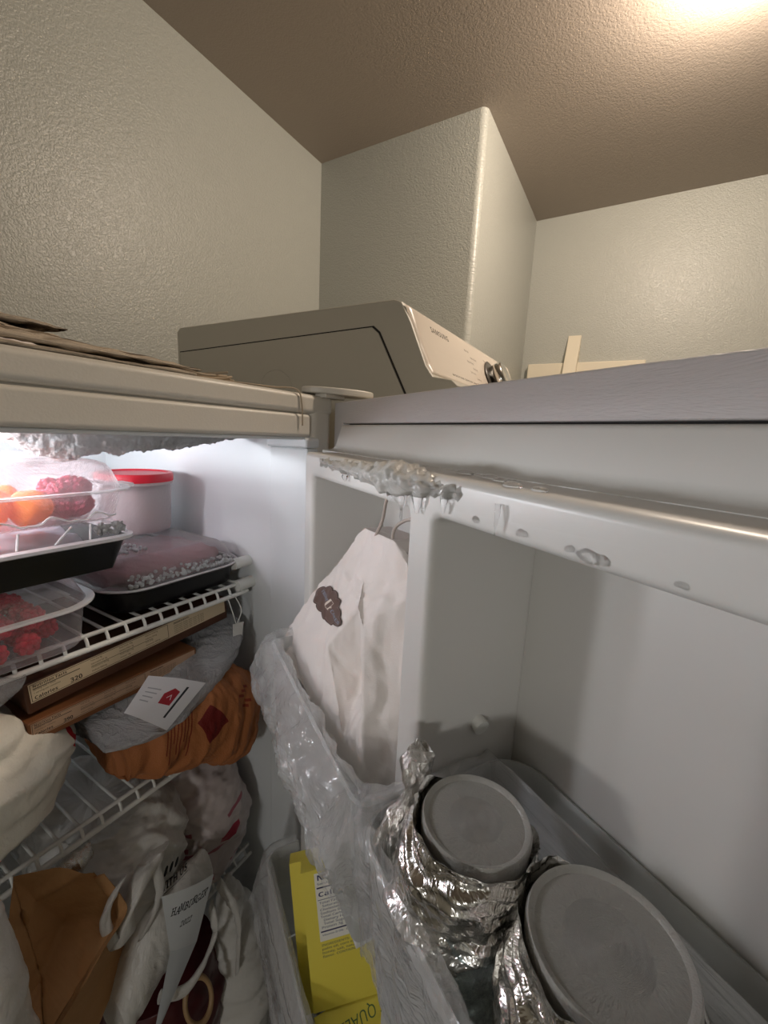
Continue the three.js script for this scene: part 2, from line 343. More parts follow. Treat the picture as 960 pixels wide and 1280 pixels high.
// lamp inside: a lens under the inner ceiling
{
  const [x, y, z] = FREEZER_LAMP.at;
  part('lamp_lens', new THREE.SphereGeometry(0.05, 32, 16).scale(1.5, 0.24, 2.3).translate(x, y + 0.002, z), std(0xffffff, 0.4, { emissive: FREEZER_LAMP.color, emissiveIntensity: 2.5 }), freezer);
  for (const [dx, dz, k] of [[0.02, 0.085, 1], [0.05, -0.085, 3.0]]) {
    const l = new THREE.PointLight(FREEZER_LAMP.color, FREEZER_LAMP.power * k, 0, 2); l.name = 'freezer_lamp_light'; l.castShadow = true; l.shadow.radius = 0.9;
    l.position.set(x + dx - 0.14, y + E, z + dz + 0.7); freezer.add(l);
  }
}
// wire shelves
function wireShelf(y, label) {
  const t = new THREE.Group(); t.name = partName('wire_shelf', freezer); freezer.add(t); t.userData.label = label;
  const zf = -0.495, x0 = X0 + 0.063, x1 = LX - 0.012;
  part('front_rail', rod([x0, y, zf], [x1, y, zf], 0.0026), wireCoat, t);
  part('front_rail', rod([x0, y - 0.0135, zf + 0.006], [x1, y - 0.0135, zf + 0.006], 0.0033), wireCoat, t);
  part('back_rail', rod([x0, y - 0.005, LB + 0.02], [x1, y - 0.005, LB + 0.02], 0.003), wireCoat, t);
  part('cross_rail', rod([x0, y - 0.0052, -0.7], [x1, y - 0.0052, -0.7], 0.003), wireCoat, t);
  const w = mergeGeometries([tube([[0, 0, LB + 0.014], [0, 0, -0.7], [0, 0, zf + 0.001]], 0.0019, 4, 8), tube([[0, 0.001, zf], [0, -0.006, zf + 0.005], [0, -0.0145, zf + 0.0065]], 0.0019, 6, 8)]);
  const o = part('wire', w.clone().translate(0.251, y - 0.0005, 0), wireCoat, t);
  for (let k = -18; k < 9; k++) { if (!k) continue; const c = o.clone(); c.name = partName('wire', t); c.position.x += k * 0.0213; t.add(c); }
  return t;
}
wireShelf(-0.234, 'upper white wire shelf'); wireShelf(-0.463, 'middle white wire shelf'); wireShelf(-0.722, 'lowest white wire shelf');

// ---------------------------------------------------------------- the freezer's door
const openRect = (s0, s1, w0, w1, r) => { const f = rrect(s0, s1, w0 - 0.2, w1, r, 8); const q = f.filter((p) => p[1] >= w0); const i = q.findIndex((p, k) => k && Math.hypot(p[0] - q[k - 1][0], p[1] - q[k - 1][1]) > 0.3); const o = i > 0 ? [...q.slice(i), ...q.slice(0, i)] : q; return [[o[0][0], w0, o[0][2], o[0][3]], ...o, [o[o.length - 1][0], w0, o[o.length - 1][2], o[o.length - 1][3]]]; };
// a wall that follows an open outline: profile [[offset outwards, y] ...]
function sweepOpen(path, profile, nu = 90) {
  const n = path.length, m = profile.length, g = surf((u, v) => {
    const k = Math.min(n - 1.001, u * (n - 1)), a = Math.floor(k), f = k - a, P = path[a].map((x, q) => x * (1 - f) + path[a + 1][q] * f), j = Math.round(v * (m - 1));
    return [P[0] + P[2] * profile[j][0], profile[j][1], P[1] + P[3] * profile[j][0]];
  }, nu, m - 1), f = g.toNonIndexed(); f.computeVertexNormals(); return creased(f, 0.7);
}
const door = new THREE.Group(); door.name = 'door'; freezer.add(door); door.userData.label = 'open freezer door with ice on its top ledge';
const DB = -1.45;
{
  dpart('door_shell', rbox(0.0, 0.71, DB - 0.03, 0.044, -0.085, -0.034, 0.008, 4), enamel, door);
  // flat vinyl seal round the door, a dark line inside it
  const ring = new THREE.Shape(); ring.moveTo(0.006, 0.042); ring.lineTo(0.704, 0.042); ring.lineTo(0.704, DB - 0.028); ring.lineTo(0.006, DB - 0.028); ring.closePath();
  const h = new THREE.Path(); h.moveTo(0.036, 0.0155); h.lineTo(0.036, DB); h.lineTo(0.674, DB); h.lineTo(0.674, 0.0155); h.closePath(); ring.holes.push(h);
  dpart('gasket', new THREE.ExtrudeGeometry(ring, { depth: 0.034, bevelEnabled: true, bevelThickness: 0.0018, bevelSize: 0.0015, bevelSegments: 3 }).translate(0, 0, -0.0358), gasketVinyl, door);
  for (const [a, b, c, d] of [[0.03, 0.68, 0.009, 0.02], [0.03, 0.042, DB, 0.01], [0.668, 0.68, DB, 0.01]]) dpart('gasket_groove', slab(a, b, c, d, -0.014, -0.0095), darkGap, door);
  // sloping shoulder and ledge (top), swept along the door
  const pr = new THREE.Shape(); pr.moveTo(-0.012, 0.0125); pr.lineTo(-0.002, 0.0125); pr.quadraticCurveTo(0.002, 0.012, 0.003, 0.009); pr.lineTo(0.01, -0.014); pr.quadraticCurveTo(0.0125, -0.021, 0.02, -0.0215); pr.lineTo(0.03, -0.0225); pr.lineTo(0.03, -0.046); pr.lineTo(-0.012, -0.046); pr.closePath();
  const top = new THREE.ExtrudeGeometry(pr, { depth: 0.63, bevelEnabled: false, curveSegments: 8 }); top.rotateY(-Math.PI / 2); top.scale(-1, 1, 1);
  top.translate(0, 0, 0); const ti = top.toNonIndexed ? (top.index ? top.toNonIndexed() : top) : top;
  const tp = ti.attributes.position; for (let i = 0; i < tp.count; i += 3) for (const a of ['position', 'normal', 'uv']) { const q = ti.attributes[a], s = q.itemSize; for (let k = 0; k < s; k++) { const x = q.array[(i + 1) * s + k]; q.array[(i + 1) * s + k] = q.array[(i + 2) * s + k]; q.array[(i + 2) * s + k] = x; } }
  ti.translate(0.04, 0, 0); ti.computeVertexNormals();
  dpart('door_shoulder', creased(ti, 0.6), doorLiner, door);
  // moulded frame with two columns, their side walls, divider and front lip
  const r = 0.012, hole = (a, b) => { const q = new THREE.Path(), y1 = -0.044, y0 = DB + 0.06; q.moveTo(a + r, y1); q.absarc(a + r, y1 - r, r, Math.PI / 2, Math.PI, false); q.lineTo(a, y0 + r); q.absarc(a + r, y0 + r, r, Math.PI, Math.PI * 1.5, false); q.lineTo(b - r, y0); q.absarc(b - r, y0 + r, r, -Math.PI / 2, 0, false); q.lineTo(b, y1 - r); q.absarc(b - r, y1 - r, r, 0, Math.PI / 2, false); return q; };
  const f = new THREE.Shape(); f.moveTo(0.104, -0.0285); f.lineTo(0.63, -0.0285); f.lineTo(0.63, DB + 0.03); f.lineTo(0.104, DB + 0.03); f.closePath();
  f.holes.push(hole(0.12, 0.3465), hole(0.3665, 0.615));
  const fg = new THREE.ExtrudeGeometry(f, { depth: 0.086, bevelEnabled: true, bevelThickness: 0.0065, bevelSize: 0.0055, bevelSegments: 6, curveSegments: 12 });
  dpart('door_liner', creased(fg.translate(0, 0, -0.0205), 0.6), doorLiner, door);
  dpart('door_back', slab(0.1, 0.64, DB + 0.03, -0.03, -0.03, -0.024), doorLiner, door);
  dpart('shelf_clip', rod([0.366, -0.21, 0.018], [0.3775, -0.2125, 0.018], 0.0062, 18), wireCoat, door);
  // bins: front trays before the divider, the right one as deep as its column
  const bin = (s0, s1, w0, w1, y1, y0, rr) => sweep(rrect(s0, s1, w0, w1, rr), [[-0.008, y0], [-0.004, y0 + 0.002], [0, y1], [0.0015, y1 + 0.0025], [-0.001, y1 + 0.0035], [-0.003, y1], [-0.007, y0 + 0.006]]);
  const openBin = (s0, s1, w0, w1, y1, y0, rr) => sweepOpen(openRect(s0, s1, w0, w1, rr), [[-0.008, y0], [-0.004, y0 + 0.002], [0, y1], [0.0015, y1 + 0.0025], [-0.001, y1 + 0.0035], [-0.003, y1], [-0.007, y0 + 0.006], [-0.008, y0]]);
  const bl = dpart('door_bin', openBin(0.119, 0.373, 0.075, 0.117, -0.248, -0.37, 0.012), binPlastic, door); bl.userData.label = 'left door bin under the clear bag';
  dpart('bin_floor', mergeGeometries([slab(0.122, 0.344, -0.376, -0.37, -0.024, 0.08), slab(0.126, 0.366, -0.376, -0.37, 0.075, 0.11)]), wireCoat, door);
  dpart('door_bin', sweep(rrect(0.378, 0.612, -0.02, 0.122, 0.028), [[-0.015, -0.37], [-0.011, -0.368], [0, -0.248], [0.0015, -0.2455], [-0.001, -0.2445], [-0.003, -0.248], [-0.014, -0.364]]), binPlastic, door).userData.label = 'right door bin holding the foil wrapped jars';
  dpart('door_bin', openBin(0.1, 0.373, 0.0745, 0.122, -0.572, -0.72, 0.02), binPlastic, door).userData.label = 'lower door bin holding the yellow boxes';
  dpart('bin_floor', mergeGeometries([slab(0.122, 0.344, -0.726, -0.72, -0.024, 0.08), slab(0.11, 0.365, -0.726, -0.72, 0.075, 0.114)]), wireCoat, door);
  dpart('door_bin', openBin(0.1, 0.373, 0.0745, 0.124, -0.93, -1.05, 0.02), binPlastic, door).userData.label = 'lowest door bin at the bottom edge of the photo';
  // ice on the ledge
  const crust = loft([[0.15, 0.003, 0.004], [0.19, 0.004, 0.01], [0.24, 0.005, 0.013], [0.29, 0.009, 0.016], [0.32, 0.012, 0.018], [0.35, 0.008, 0.014], [0.385, 0.004, 0.008], [0.41, 0.002, 0.003]].map(([s, h, w]) => ({ c: [s, -0.0285 - 0.002, 0.068], a: [0, h, 0], b: [0, 0, w] })), 40, 110);
  dpart('ice_crust', wrinkle(crust, [[0.0022, 120, 'soft'], [0.0016, 260, 'soft']], 3), ice, door);
  for (const [s, y0, y1, rad] of [[0.232, -0.036, -0.0425, 0.004], [0.319, -0.034, -0.047, 0.0045], [0.337, -0.034, -0.0585, 0.003], [0.357, -0.034, -0.049, 0.0055], [0.386, -0.034, -0.044, 0.003], [0.431, -0.031, -0.047, 0.0018]]) {
    const c = loft([{ c: [s, y0, 0.0745], a: [rad, 0, 0], b: [0, 0, rad * 0.8] }, { c: [s + 0.0008, y0 * 0.55 + y1 * 0.45, 0.0755], a: [rad * 0.6, 0, 0], b: [0, 0, rad * 0.6] }, { c: [s, y1, 0.075], a: [rad * 0.22, 0, 0], b: [0, 0, rad * 0.22] }], 16, 24);
    dpart('icicle', wrinkle(c, [[0.0005, 200, 'soft']], s * 100), clearIce, door);
  }
  for (const [s, y, r] of [[0.446, -0.0425, 0.0026], [0.474, -0.0432, 0.002], [0.482, -0.0436, 0.0036], [0.488, -0.0434, 0.0026], [0.517, -0.044, 0.0018], [0.413, -0.0425, 0.0022]]) dpart('ice_lump', wrinkle(new THREE.IcosahedronGeometry(r, 5).scale(1.3, 0.8, 1).translate(s, y, 0.0715), [[0.0007, 300, 'soft']], s * 50), clearIce, door);
  for (const [s, w, rad] of [[0.427, 0.062, 0.0048], [0.444, 0.061, 0.0038], [0.405, 0.05, 0.004], [0.39, 0.044, 0.005], [0.36, 0.04, 0.006]])
    dpart('ice_bead', new THREE.SphereGeometry(rad, 18, 10).scale(1.25, 0.45, 0.9).translate(s, -0.0222, w), clearIce, door);
}

// ---------------------------------------------------------------- the dryer behind the freezer
{
  const x0 = 0.667, x1 = 1.345, t = thing('clothes_dryer', 'white clothes dryer with a sloping control panel and chrome knob beside the freezer', 'dryer', [1.006, FL, -0.65]);
  const side = [[-0.985, FL + 0.02], [-0.985, 0.222], [-0.975, 0.229], [-0.386, 0.2275], [-0.374, 0.223], [-0.355, 0.19], [-0.322, 0.118], [-0.306, 0.098], [-0.272, 0.092], [-0.262, 0.084], [-0.262, FL + 0.02]];
  const sh = new THREE.Shape(); side.forEach(([z, y], i) => (i ? sh.lineTo(-z, y) : sh.moveTo(-z, y))); sh.closePath();
  const g = new THREE.ExtrudeGeometry(sh, { depth: x1 - x0 - 0.008, bevelEnabled: true, bevelThickness: 0.004, bevelSize: 0.004, bevelSegments: 4 }); g.rotateY(Math.PI / 2); g.translate(x0 + 0.004, 0, 0);
  part('dryer_body', creased(g, 0.5), std(0xbdb8aa, 0.42), t);
  // side sheet with its seam line
  const sp = [[-0.978, FL + 0.05], [-0.978, 0.178], [-0.424, 0.191], [-0.41, 0.18], [-0.352, 0.075], [-0.31, 0.0], [-0.31, FL + 0.05]];
  const s2 = new THREE.Shape(); sp.forEach(([z, y], i) => (i ? s2.lineTo(-z, y) : s2.moveTo(-z, y))); s2.closePath();
  part('side_seam', new THREE.ExtrudeGeometry(s2, { depth: 0.004, bevelEnabled: false }).rotateY(Math.PI / 2).translate(x0 - 0.0008, 0, 0), darkGap, t);
  const s3 = new THREE.Shape(); sp.forEach(([z, y], i) => { const cz = -0.7, cy = -0.5, q = [-(z + Math.sign(cz - z) * 0.0032), y + Math.sign(cy - y) * 0.0032]; i ? s3.lineTo(...q) : s3.moveTo(...q); }); s3.closePath();
  part('side_sheet', new THREE.ExtrudeGeometry(s3, { depth: 0.004, bevelEnabled: true, bevelThickness: 0.001, bevelSize: 0.0008, bevelSegments: 2 }).rotateY(Math.PI / 2).translate(x0 - 0.0016, 0, 0), std(0xbdb8aa, 0.42), t);
  for (const z of [-0.83, -0.66]) part('side_dimple', new THREE.TorusGeometry(0.05, 0.0016, 8, 40).rotateY(Math.PI / 2).translate(x0 - 0.0018, 0.075, z), std(0xbdb8aa, 0.42), t);
  // sloping cream control panel, its lower left corner rounded
  const panelAt = (x, q) => { const P = [[-0.366, 0.2225], [-0.352, 0.19], [-0.338, 0.155], [-0.321, 0.122], [-0.309, 0.104]], k = Math.min(3.999, q * 4), i = Math.floor(k), f = k - i; return [x, P[i][1] * (1 - f) + P[i + 1][1] * f, P[i][0] * (1 - f) + P[i + 1][0] * f]; };
  const words = canvasMap(2048, 512, (c, w, h) => {
    c.fillStyle = '#ded2c4'; c.fillRect(0, 0, w, h); c.fillStyle = '#4a4038';
    c.font = 'bold 56px sans-serif'; c.fillText('SAMSUNG', 220, 130);
    c.font = 'italic bold 40px sans-serif'; c.fillText('MOISTURE SENSOR DRY', 330, 420); c.font = 'bold 54px sans-serif'; c.fillText('7.5', 800, 424);
    c.font = '26px sans-serif'; ['Normal', 'Heavy Duty', 'Perm Press', 'Bedding', 'Delicates', 'Sanitize'].forEach((s, i) => { c.fillText(s, 760 + (i % 2) * 90, 130 + i * 44); c.fillText(s, 1180, 130 + i * 44); });
  });
  const pg = surf((u, v) => { const a = 1 - v, x = x0 + 0.004 + u * (x1 - x0 - 0.008), q = panelAt(x, a); const edge = Math.min(1, Math.min(u, 1 - u) * 60, v * 14, a * 14); return [q[0], q[1] + 0.0025 * Math.sqrt(edge), q[2] + 0.005 * Math.sqrt(edge)]; }, 140, 40);
  part('control_panel', pg, std(0xffffff, 0.22, { map: words }), t);
  const K = V(1.09, 0.144, -0.3275), ax = V(0, 0.42, 0.91).normalize(), q = new THREE.Quaternion().setFromUnitVectors(V(0, 1, 0), ax);
  const lathe = (pts, m, n) => { const g2 = new THREE.LatheGeometry(pts.map((p) => new THREE.Vector2(...p)), 48); g2.applyQuaternion(q); g2.translate(K.x, K.y, K.z); return part(n, g2, m, t); };
  const chrome = std(0xc9c6c0, 0.15, { metalness: 1 });
  const rim = lathe([[0.001, 0.002], [0.055, 0.002], [0.056, 0.006], [0.05, 0.007], [0.001, 0.007]], std(0x4b4641, 0.3), 'knob_ring');
  lathe([[0.001, 0.005], [0.04, 0.005], [0.042, 0.028], [0.039, 0.036], [0.034, 0.038], [0.001, 0.036]], chrome, 'knob');
  void rim;
  part('pedestal', rbox(x0 + 0.01, x1 - 0.01, FL, FL + 0.03, -0.97, -0.28, 0.004), darkGap, t);
}
// utility box with an upright wedge on the far wall
{
  const t = thing('utility_box', 'cream plastic utility box with an upright wedge on the far right wall', 'utility box', [2.1, 0.2, -0.3]);
  const cream = std(0xe6dcc6, 0.5);
  part('box_face', rbox(2.085, 2.121, 0.12, 0.358, -0.47, 0.0, 0.004), cream, t);
  const s = new THREE.Shape(); s.moveTo(0, 0.3); s.lineTo(0, 0.475); s.lineTo(-0.006, 0.475); s.lineTo(-0.075, 0.3); s.closePath();
  const g = new THREE.ExtrudeGeometry(s, { depth: 0.05, bevelEnabled: true, bevelThickness: 0.0015, bevelSize: 0.0015, bevelSegments: 2 });
  g.translate(2.119, 0, -0.31);
  part('wedge', g, cream, t);
}

// ---------------------------------------------------------------- on top of the freezer
{
  const t = thing('woven_mat', 'folded striped woven mat with fringe on top of the freezer', 'mat', [0.05, YT, -0.55]);
  const weave = canvasMap(1024, 512, (c, w, h) => {
    c.fillStyle = '#cbbba6'; c.fillRect(0, 0, w, h); reseed(21);
    for (let i = 0; i < 44; i++) { c.fillStyle = ['#5a4d3f', '#86745f', '#a8957d', '#dccdb8'][Math.floor(rnd() * 4)]; const y = rnd() * h, x = rnd() * w; c.fillRect(x, y - 130, 6 + rnd() * 46, 60 + rnd() * 260); }
    for (let i = 0; i < 9000; i++) { c.fillStyle = rnd() > 0.5 ? 'rgba(40,32,24,0.22)' : 'rgba(230,215,195,0.2)'; c.fillRect(rnd() * w, rnd() * h, 2, 3 + rnd() * 14); }
  });
  const mm = std(0xffffff, 0.9, { map: weave, bumpMap: rep(frostBump, 5), bumpScale: 0.001 });
  // each fold: a slab with wavy top, its front edge along the freezer's edge
  const fold = (y0, h0, h1, xr, zf, sd) => {
    const g = loft([-0.19, -0.1, 0, 0.1, 0.2, xr].map((x, i) => { const h = h0 + (h1 - h0) * i / 5; return { c: [x, y0(x) + h / 2, zf - 0.15], a: [0, 0, 0.15], b: [0, h / 2, 0], e: 4 }; }), 80, 70);
    return wrinkle(g, [[0.0022, 18, 'soft'], [0.0006, 120, 'soft']], sd);
  };
  part('mat_fold', fold(() => YT + 0.001, 0.01, 0.008, 0.3, -0.412, 3), mm, t);
  // the upper folds slope up towards the back
  const heap = (z0, z1, h0, h1, th, xr, sd) => wrinkle(loft([-0.19, -0.1, 0, 0.1, 0.2, xr].map((x, i) => { const k = i < 3 ? 1 : 1 - 0.62 * ((i - 2) / 3) ** 1.5, b = YT + h0 + 0.002, t = YT + h0 + (h1 - h0) * k; return { c: [x, (b + t) / 2, (z0 + z1) / 2], a: [0, (t - b) / 2, (z1 - z0) / 2], b: [0, th * k, 0.001], e: 3.4 }; }), 90, 80), [[0.0035, 20, 'fold'], [0.002, 45, 'soft'], [0.0006, 140, 'soft']], sd);
  part('mat_fold', heap(-0.416, -0.57, 0.009, 0.056, 0.006, 0.31, 7), mm, t);
  part('mat_fold', heap(-0.5, -0.6, 0.037, 0.06, 0.005, 0.22, 12), mm, t);
  reseed(5); const yarn = std(0xb3a28c, 0.95);
  for (let k = 0; k < 16; k++) {
    const z = -0.42 - k * 0.014 + rnd() * 0.008, L = 0.05 + rnd() * 0.07, y = YT + 0.004 + rnd() * 0.004;
    part('fringe', tube([[0.285, y + 0.004, z], [0.31, y, z + (rnd() - 0.5) * 0.02], [0.285 + L * 0.7, y + rnd() * 0.004, z + (rnd() - 0.5) * 0.03], [0.285 + L, y + rnd() * 0.006, z + (rnd() - 0.5) * 0.04]], 0.0016, 20, 6), yarn, t);
  }
  part('loose_string', tube([[0.29, YT + 0.004, -0.43], [0.34, YT + 0.003, -0.41], [0.39, YT + 0.003, -0.392], [0.421, YT + 0.002, -0.3785], [0.4265, 0.034, -0.3765], [0.428, 0.009, -0.3765]], 0.0011, 40, 6), yarn, t);
  const w = thing('paper_stack', 'rounded white pad of paper behind the woven mat', 'paper', [0.05, YT, -0.78]);
  part('pad', loft([{ c: [0.1, YT + 0.004, -0.8], a: [0.2, 0, 0], b: [0, 0, 0.1], e: 4 }, { c: [0.1, YT + 0.045, -0.8], a: [0.2, 0, 0], b: [0, 0, 0.1], e: 4 }, { c: [0.1, YT + 0.085, -0.8], a: [0.165, 0, 0], b: [0, 0, 0.09], e: 4 }], 60, 30), whitePaper, w);
}
// ---------------------------------------------------------------- upper shelf
const S1 = -0.232;
// meat tray under a frosted dome
{
  const t = thing('meat_tray', 'black plastic tray of meat under a frosted dome, right side of the upper shelf', 'food tray', [0.34, S1, -0.6]);
  const path = rrect(0.24, 0.438, -0.79, -0.492, 0.045);  // unseen back of the tray lengthened to shade the shelves below
  part('tray', sweep(path, [[-0.014, S1 + 0.001], [-0.011, S1 + 0.003], [-0.004, S1 + 0.028], [0.0, S1 + 0.03], [0.001, S1 + 0.0315], [-0.004, S1 + 0.0315], [-0.013, S1 + 0.005]]), blackTray, t);
  const lid = sweep(path, [[0.0015, S1 + 0.0318], [0.0015, S1 + 0.0345], [-0.004, S1 + 0.036], [-0.006, S1 + 0.04], [-0.014, S1 + 0.055], [-0.025, S1 + 0.064], [-0.033, S1 + 0.0665], [-0.038, S1 + 0.0655]], false, true);
  part('dome_lid', lid, phys(0xf0eaea, 0.22, { transmission: 0.84, thickness: 0, bumpMap: rep(frostBump, 9), bumpScale: 0.0006 }), t);
  part('rim', sweep(path, [[0.0015, S1 + 0.032], [0.003, S1 + 0.0335], [0.0015, S1 + 0.035], [-0.001, S1 + 0.0335], [0.0015, S1 + 0.032]], false, false), phys(0xffffff, 0.3, { transmission: 0.4, thickness: 0 }), t);
  const meat = loft([{ c: [0.255, -0.193, -0.6], a: [0, 0.013, 0], b: [0, 0, 0.065], e: 3 }, { c: [0.3, -0.195, -0.6], a: [0, 0.017, 0], b: [0, 0, 0.085], e: 3 }, { c: [0.38, -0.195, -0.6], a: [0, 0.017, 0], b: [0, 0, 0.085], e: 3 }, { c: [0.415, -0.193, -0.6], a: [0, 0.012, 0], b: [0, 0, 0.065], e: 3 }], 60, 50);
  tag(mesh('frozen_meat', wrinkle(meat, [[0.003, 60, 'soft'], [0.0012, 220, 'soft']], 9).translate(0, E, 0), std(0xa0666c, 0.7, { bumpMap: rep(frostBump, 4), bumpScale: 0.001 }), scene), 'frosted pink block of meat inside the domed black tray', 'meat');
  reseed(31); const cr = [];
  for (let k = 0; k < 210; k++) { const x = 0.262 + rnd() * 0.15, on = rnd() > 0.3; const z = on ? -0.4965 - rnd() * 0.006 : -0.50 - rnd() * 0.01; const r = 0.0008 + rnd() * 0.0022; cr.push(new THREE.IcosahedronGeometry(r, 1).translate(x, S1 + (on ? 0.037 : 0.043) + rnd() * 0.002 + (rnd() > 0.8 ? 0.003 : 0), z)); }
  for (let k = 0; k < 60; k++) cr.push(new THREE.IcosahedronGeometry(0.0008 + rnd() * 0.002, 1).translate(0.275 + rnd() * 0.04, S1 + 0.066 + rnd() * 0.001, -0.545 - rnd() * 0.04));
  tag(mesh('frost_crumbs', mergeGeometries(cr).translate(0, E, 0), snow, scene, 'stuff'), 'white frost crumbs along the front rim of the domed tray', 'frost');
}
// round tub with the red lid
{
  const cx = 0.366, cz = -0.662, y0 = -0.1645, t = thing('round_container', 'frosted round food container with a red lid, standing on the domed tray', 'food container', [cx, y0, cz]);
  const c = circle(cx, cz, 0.05);
  part('tub', sweep(c, [[-0.006, y0 + 0.001], [-0.0035, y0 + 0.002], [-0.002, y0 + 0.008], [0.0, y0 + 0.076], [-0.002, y0 + 0.076], [-0.004, y0 + 0.008]]), phys(0xf2eeee, 0.42, { transmission: 0.7, thickness: 0, bumpMap: rep(frostBump, 5), bumpScale: 0.0006 }), t);
  part('lid', sweep(c, [[0.0, y0 + 0.078], [0.0035, y0 + 0.079], [0.0038, y0 + 0.0885], [0.002, y0 + 0.0915], [-0.003, y0 + 0.0915], [-0.005, y0 + 0.0895], [-0.02, y0 + 0.0895]]), std(0xd11f34, 0.35), t);
  part('lip', sweep(c, [[0.0, y0 + 0.0745], [0.0028, y0 + 0.075], [0.003, y0 + 0.0785], [0.0, y0 + 0.079]], false, false), phys(0xf6f2f0, 0.4, { transmission: 0.5, thickness: 0 }), t);
  part('contents', wrinkle(new THREE.CylinderGeometry(0.0455, 0.044, 0.062, 48, 20).translate(cx, y0 + 0.036, cz), [[0.0012, 80, 'soft']], 5), std(0xcbb9b7, 0.8), t);
}
// clamshells: tub and lid meeting in a flat flange
function clamshell(t, x0, x1, z0, z1, y0, ym, y1, r, tubMat, lidMat) {
  const p = rrect(x0, x1, z0, z1, r, 12);
  part('tub', sweep(p, [[-0.012, y0 + 0.0005], [-0.008, y0 + 0.003], [-0.003, ym - 0.004], [-0.002, ym - 0.001], [0.006, ym - 0.0008]], true, false), tubMat, t);
  part('lid', sweep(p, [[0.006, ym + 0.0006], [-0.002, ym + 0.001], [-0.003, ym + 0.004], [-0.009, y1 - 0.012], [-0.014, y1 - 0.005], [-0.022, y1 - 0.0015], [-0.034, y1]], false, true), lidMat, t);
  part('flange', sweep(p, [[-0.001, ym - 0.0012], [0.0066, ym - 0.0012], [0.007, ym], [0.0066, ym + 0.0012], [-0.001, ym + 0.0012]], false, false), phys(0xffffff, 0.25, { transmission: 0.55, thickness: 0 }), t);
}
const clearer = phys(0xf6f2f3, 0.24, { transmission: 0.9, thickness: 0, bumpMap: rep(frostBump, 9), bumpScale: 0.0005 });
// raspberries: one berry of drupelets, cloned
function makeBerry(color) {
  const parts = [new THREE.IcosahedronGeometry(0.0078, 2).scale(1, 1.1, 1)];
  for (let j = 0; j < 5; j++) for (let i = 0; i < [5, 8, 9, 8, 5][j]; i++) { const th = (i + j * 0.5) / [5, 8, 9, 8, 5][j] * Math.PI * 2, ph = (0.18 + j * 0.16) * Math.PI; parts.push(new THREE.IcosahedronGeometry(0.0031, 2).translate(0.0082 * Math.sin(ph) * Math.cos(th), 0.0095 * Math.cos(ph), 0.0082 * Math.sin(ph) * Math.sin(th))); }
  return new THREE.Mesh(mergeGeometries(parts), phys(color, 0.55, { sheen: 0.6, sheenColor: new THREE.Color(0xffd9e2), sheenRoughness: 0.5 }));
}
function berries(proto, spots, label, group) {
  spots.forEach(([x, y, z], i) => { const b = proto.clone(); b.name = numbered('raspberry'); b.position.set(x, E + y, z); b.rotation.set(i * 1.3, i * 0.7, i * 2.1); b.castShadow = b.receiveShadow = true; scene.add(b); tag(b, label, 'raspberry', group); });
}
{
  const t = thing('raspberry_clamshell', 'clear clamshell of red raspberries on the left of the upper shelf', 'fruit box', [0.07, S1, -0.54]);
  clamshell(t, -0.14, 0.212, -0.76, -0.458, S1, -0.183, -0.1555, 0.04, clearer, clearer);  // hidden left and back made longer to darken what lies underneath
  reseed(3); const sp = [];
  for (let i = 0; i < 8; i++) for (let j = 0; j < 4; j++) { const x = 0.01 + i * 0.0235 + rnd() * 0.005, z = -0.484 - j * 0.027 + rnd() * 0.004; sp.push([x, S1 + 0.014 + rnd() * 0.003, z]); if (rnd() > 0.25 && i < 7) sp.push([x + 0.008, S1 + 0.034 + rnd() * 0.006, z - 0.006]); }
  berries(makeBerry(0xd01c3c), sp.filter((p) => p[0] < 0.172 || (p[2] < -0.5 && p[2] > -0.565)), 'frozen red raspberry inside the clamshell on the upper shelf', 'raspberries in the lower clamshell');
}
// black tray with a clear lid on top of it
{
  const y0 = -0.1545, t = thing('deli_tray', 'black deli tray with a clear snap lid between two clamshells', 'food tray', [0.09, y0, -0.53]);
  const p = rrect(-0.14, 0.243, -0.82, -0.449, 0.018);  // extended out of view, left and back, to block light from lower shelves
  part('tray', sweep(p, [[-0.017, y0 + 0.0008], [-0.014, y0 + 0.002], [-0.002, y0 + 0.033], [0.002, y0 + 0.034], [0.002, y0 + 0.036], [-0.004, y0 + 0.035], [-0.016, y0 + 0.004]]), blackTray, t);
  part('lid', sweep(p, [[0.004, y0 + 0.0355], [0.005, y0 + 0.038], [0.0, y0 + 0.0395], [-0.004, y0 + 0.041], [-0.006, y0 + 0.052], [-0.012, y0 + 0.0545], [-0.03, y0 + 0.0545]], false, true), clearShell, t);
  part('lid_rim', sweep(p, [[0.003, y0 + 0.0345], [0.0062, y0 + 0.036], [0.0062, y0 + 0.039], [0.0015, y0 + 0.0405], [0.001, y0 + 0.0385]], false, false), phys(0xffffff, 0.2, { transmission: 0.35, thickness: 0 }), t);
  for (let k = 0; k < 9; k++) part('lid_rib', tube([[-0.03 + k * 0.029, y0 + 0.0405, -0.4505], [-0.026 + k * 0.029 + (k % 2) * 0.012, y0 + 0.0535, -0.4565]], 0.0011, 4, 6), phys(0xffffff, 0.25, { transmission: 0.3, thickness: 0 }), t);
  part('contents', wrinkle(loft([-0.02, 0.03, 0.1, 0.16, 0.205].map((x) => ({ c: [x, y0 + 0.026, -0.54], a: [0, 0.014, 0], b: [0, 0, 0.065], e: 3 })), 40, 40), [[0.004, 40, 'soft'], [0.001, 200, 'soft']], 8), std(0xb6bdc6, 0.8), t);
  reseed(77); const cr = [];
  for (let k = 0; k < 70; k++) cr.push(new THREE.IcosahedronGeometry(0.0007 + rnd() * 0.0022, 1).translate(0.21 + rnd() * 0.028, y0 + 0.041 + rnd() * 0.011, -0.456 - rnd() * 0.004));
  tag(mesh('frost_crumbs', mergeGeometries(cr).translate(0, E, 0), snow, scene, 'stuff'), 'white frost on the right end of the deli tray lid', 'frost');
}
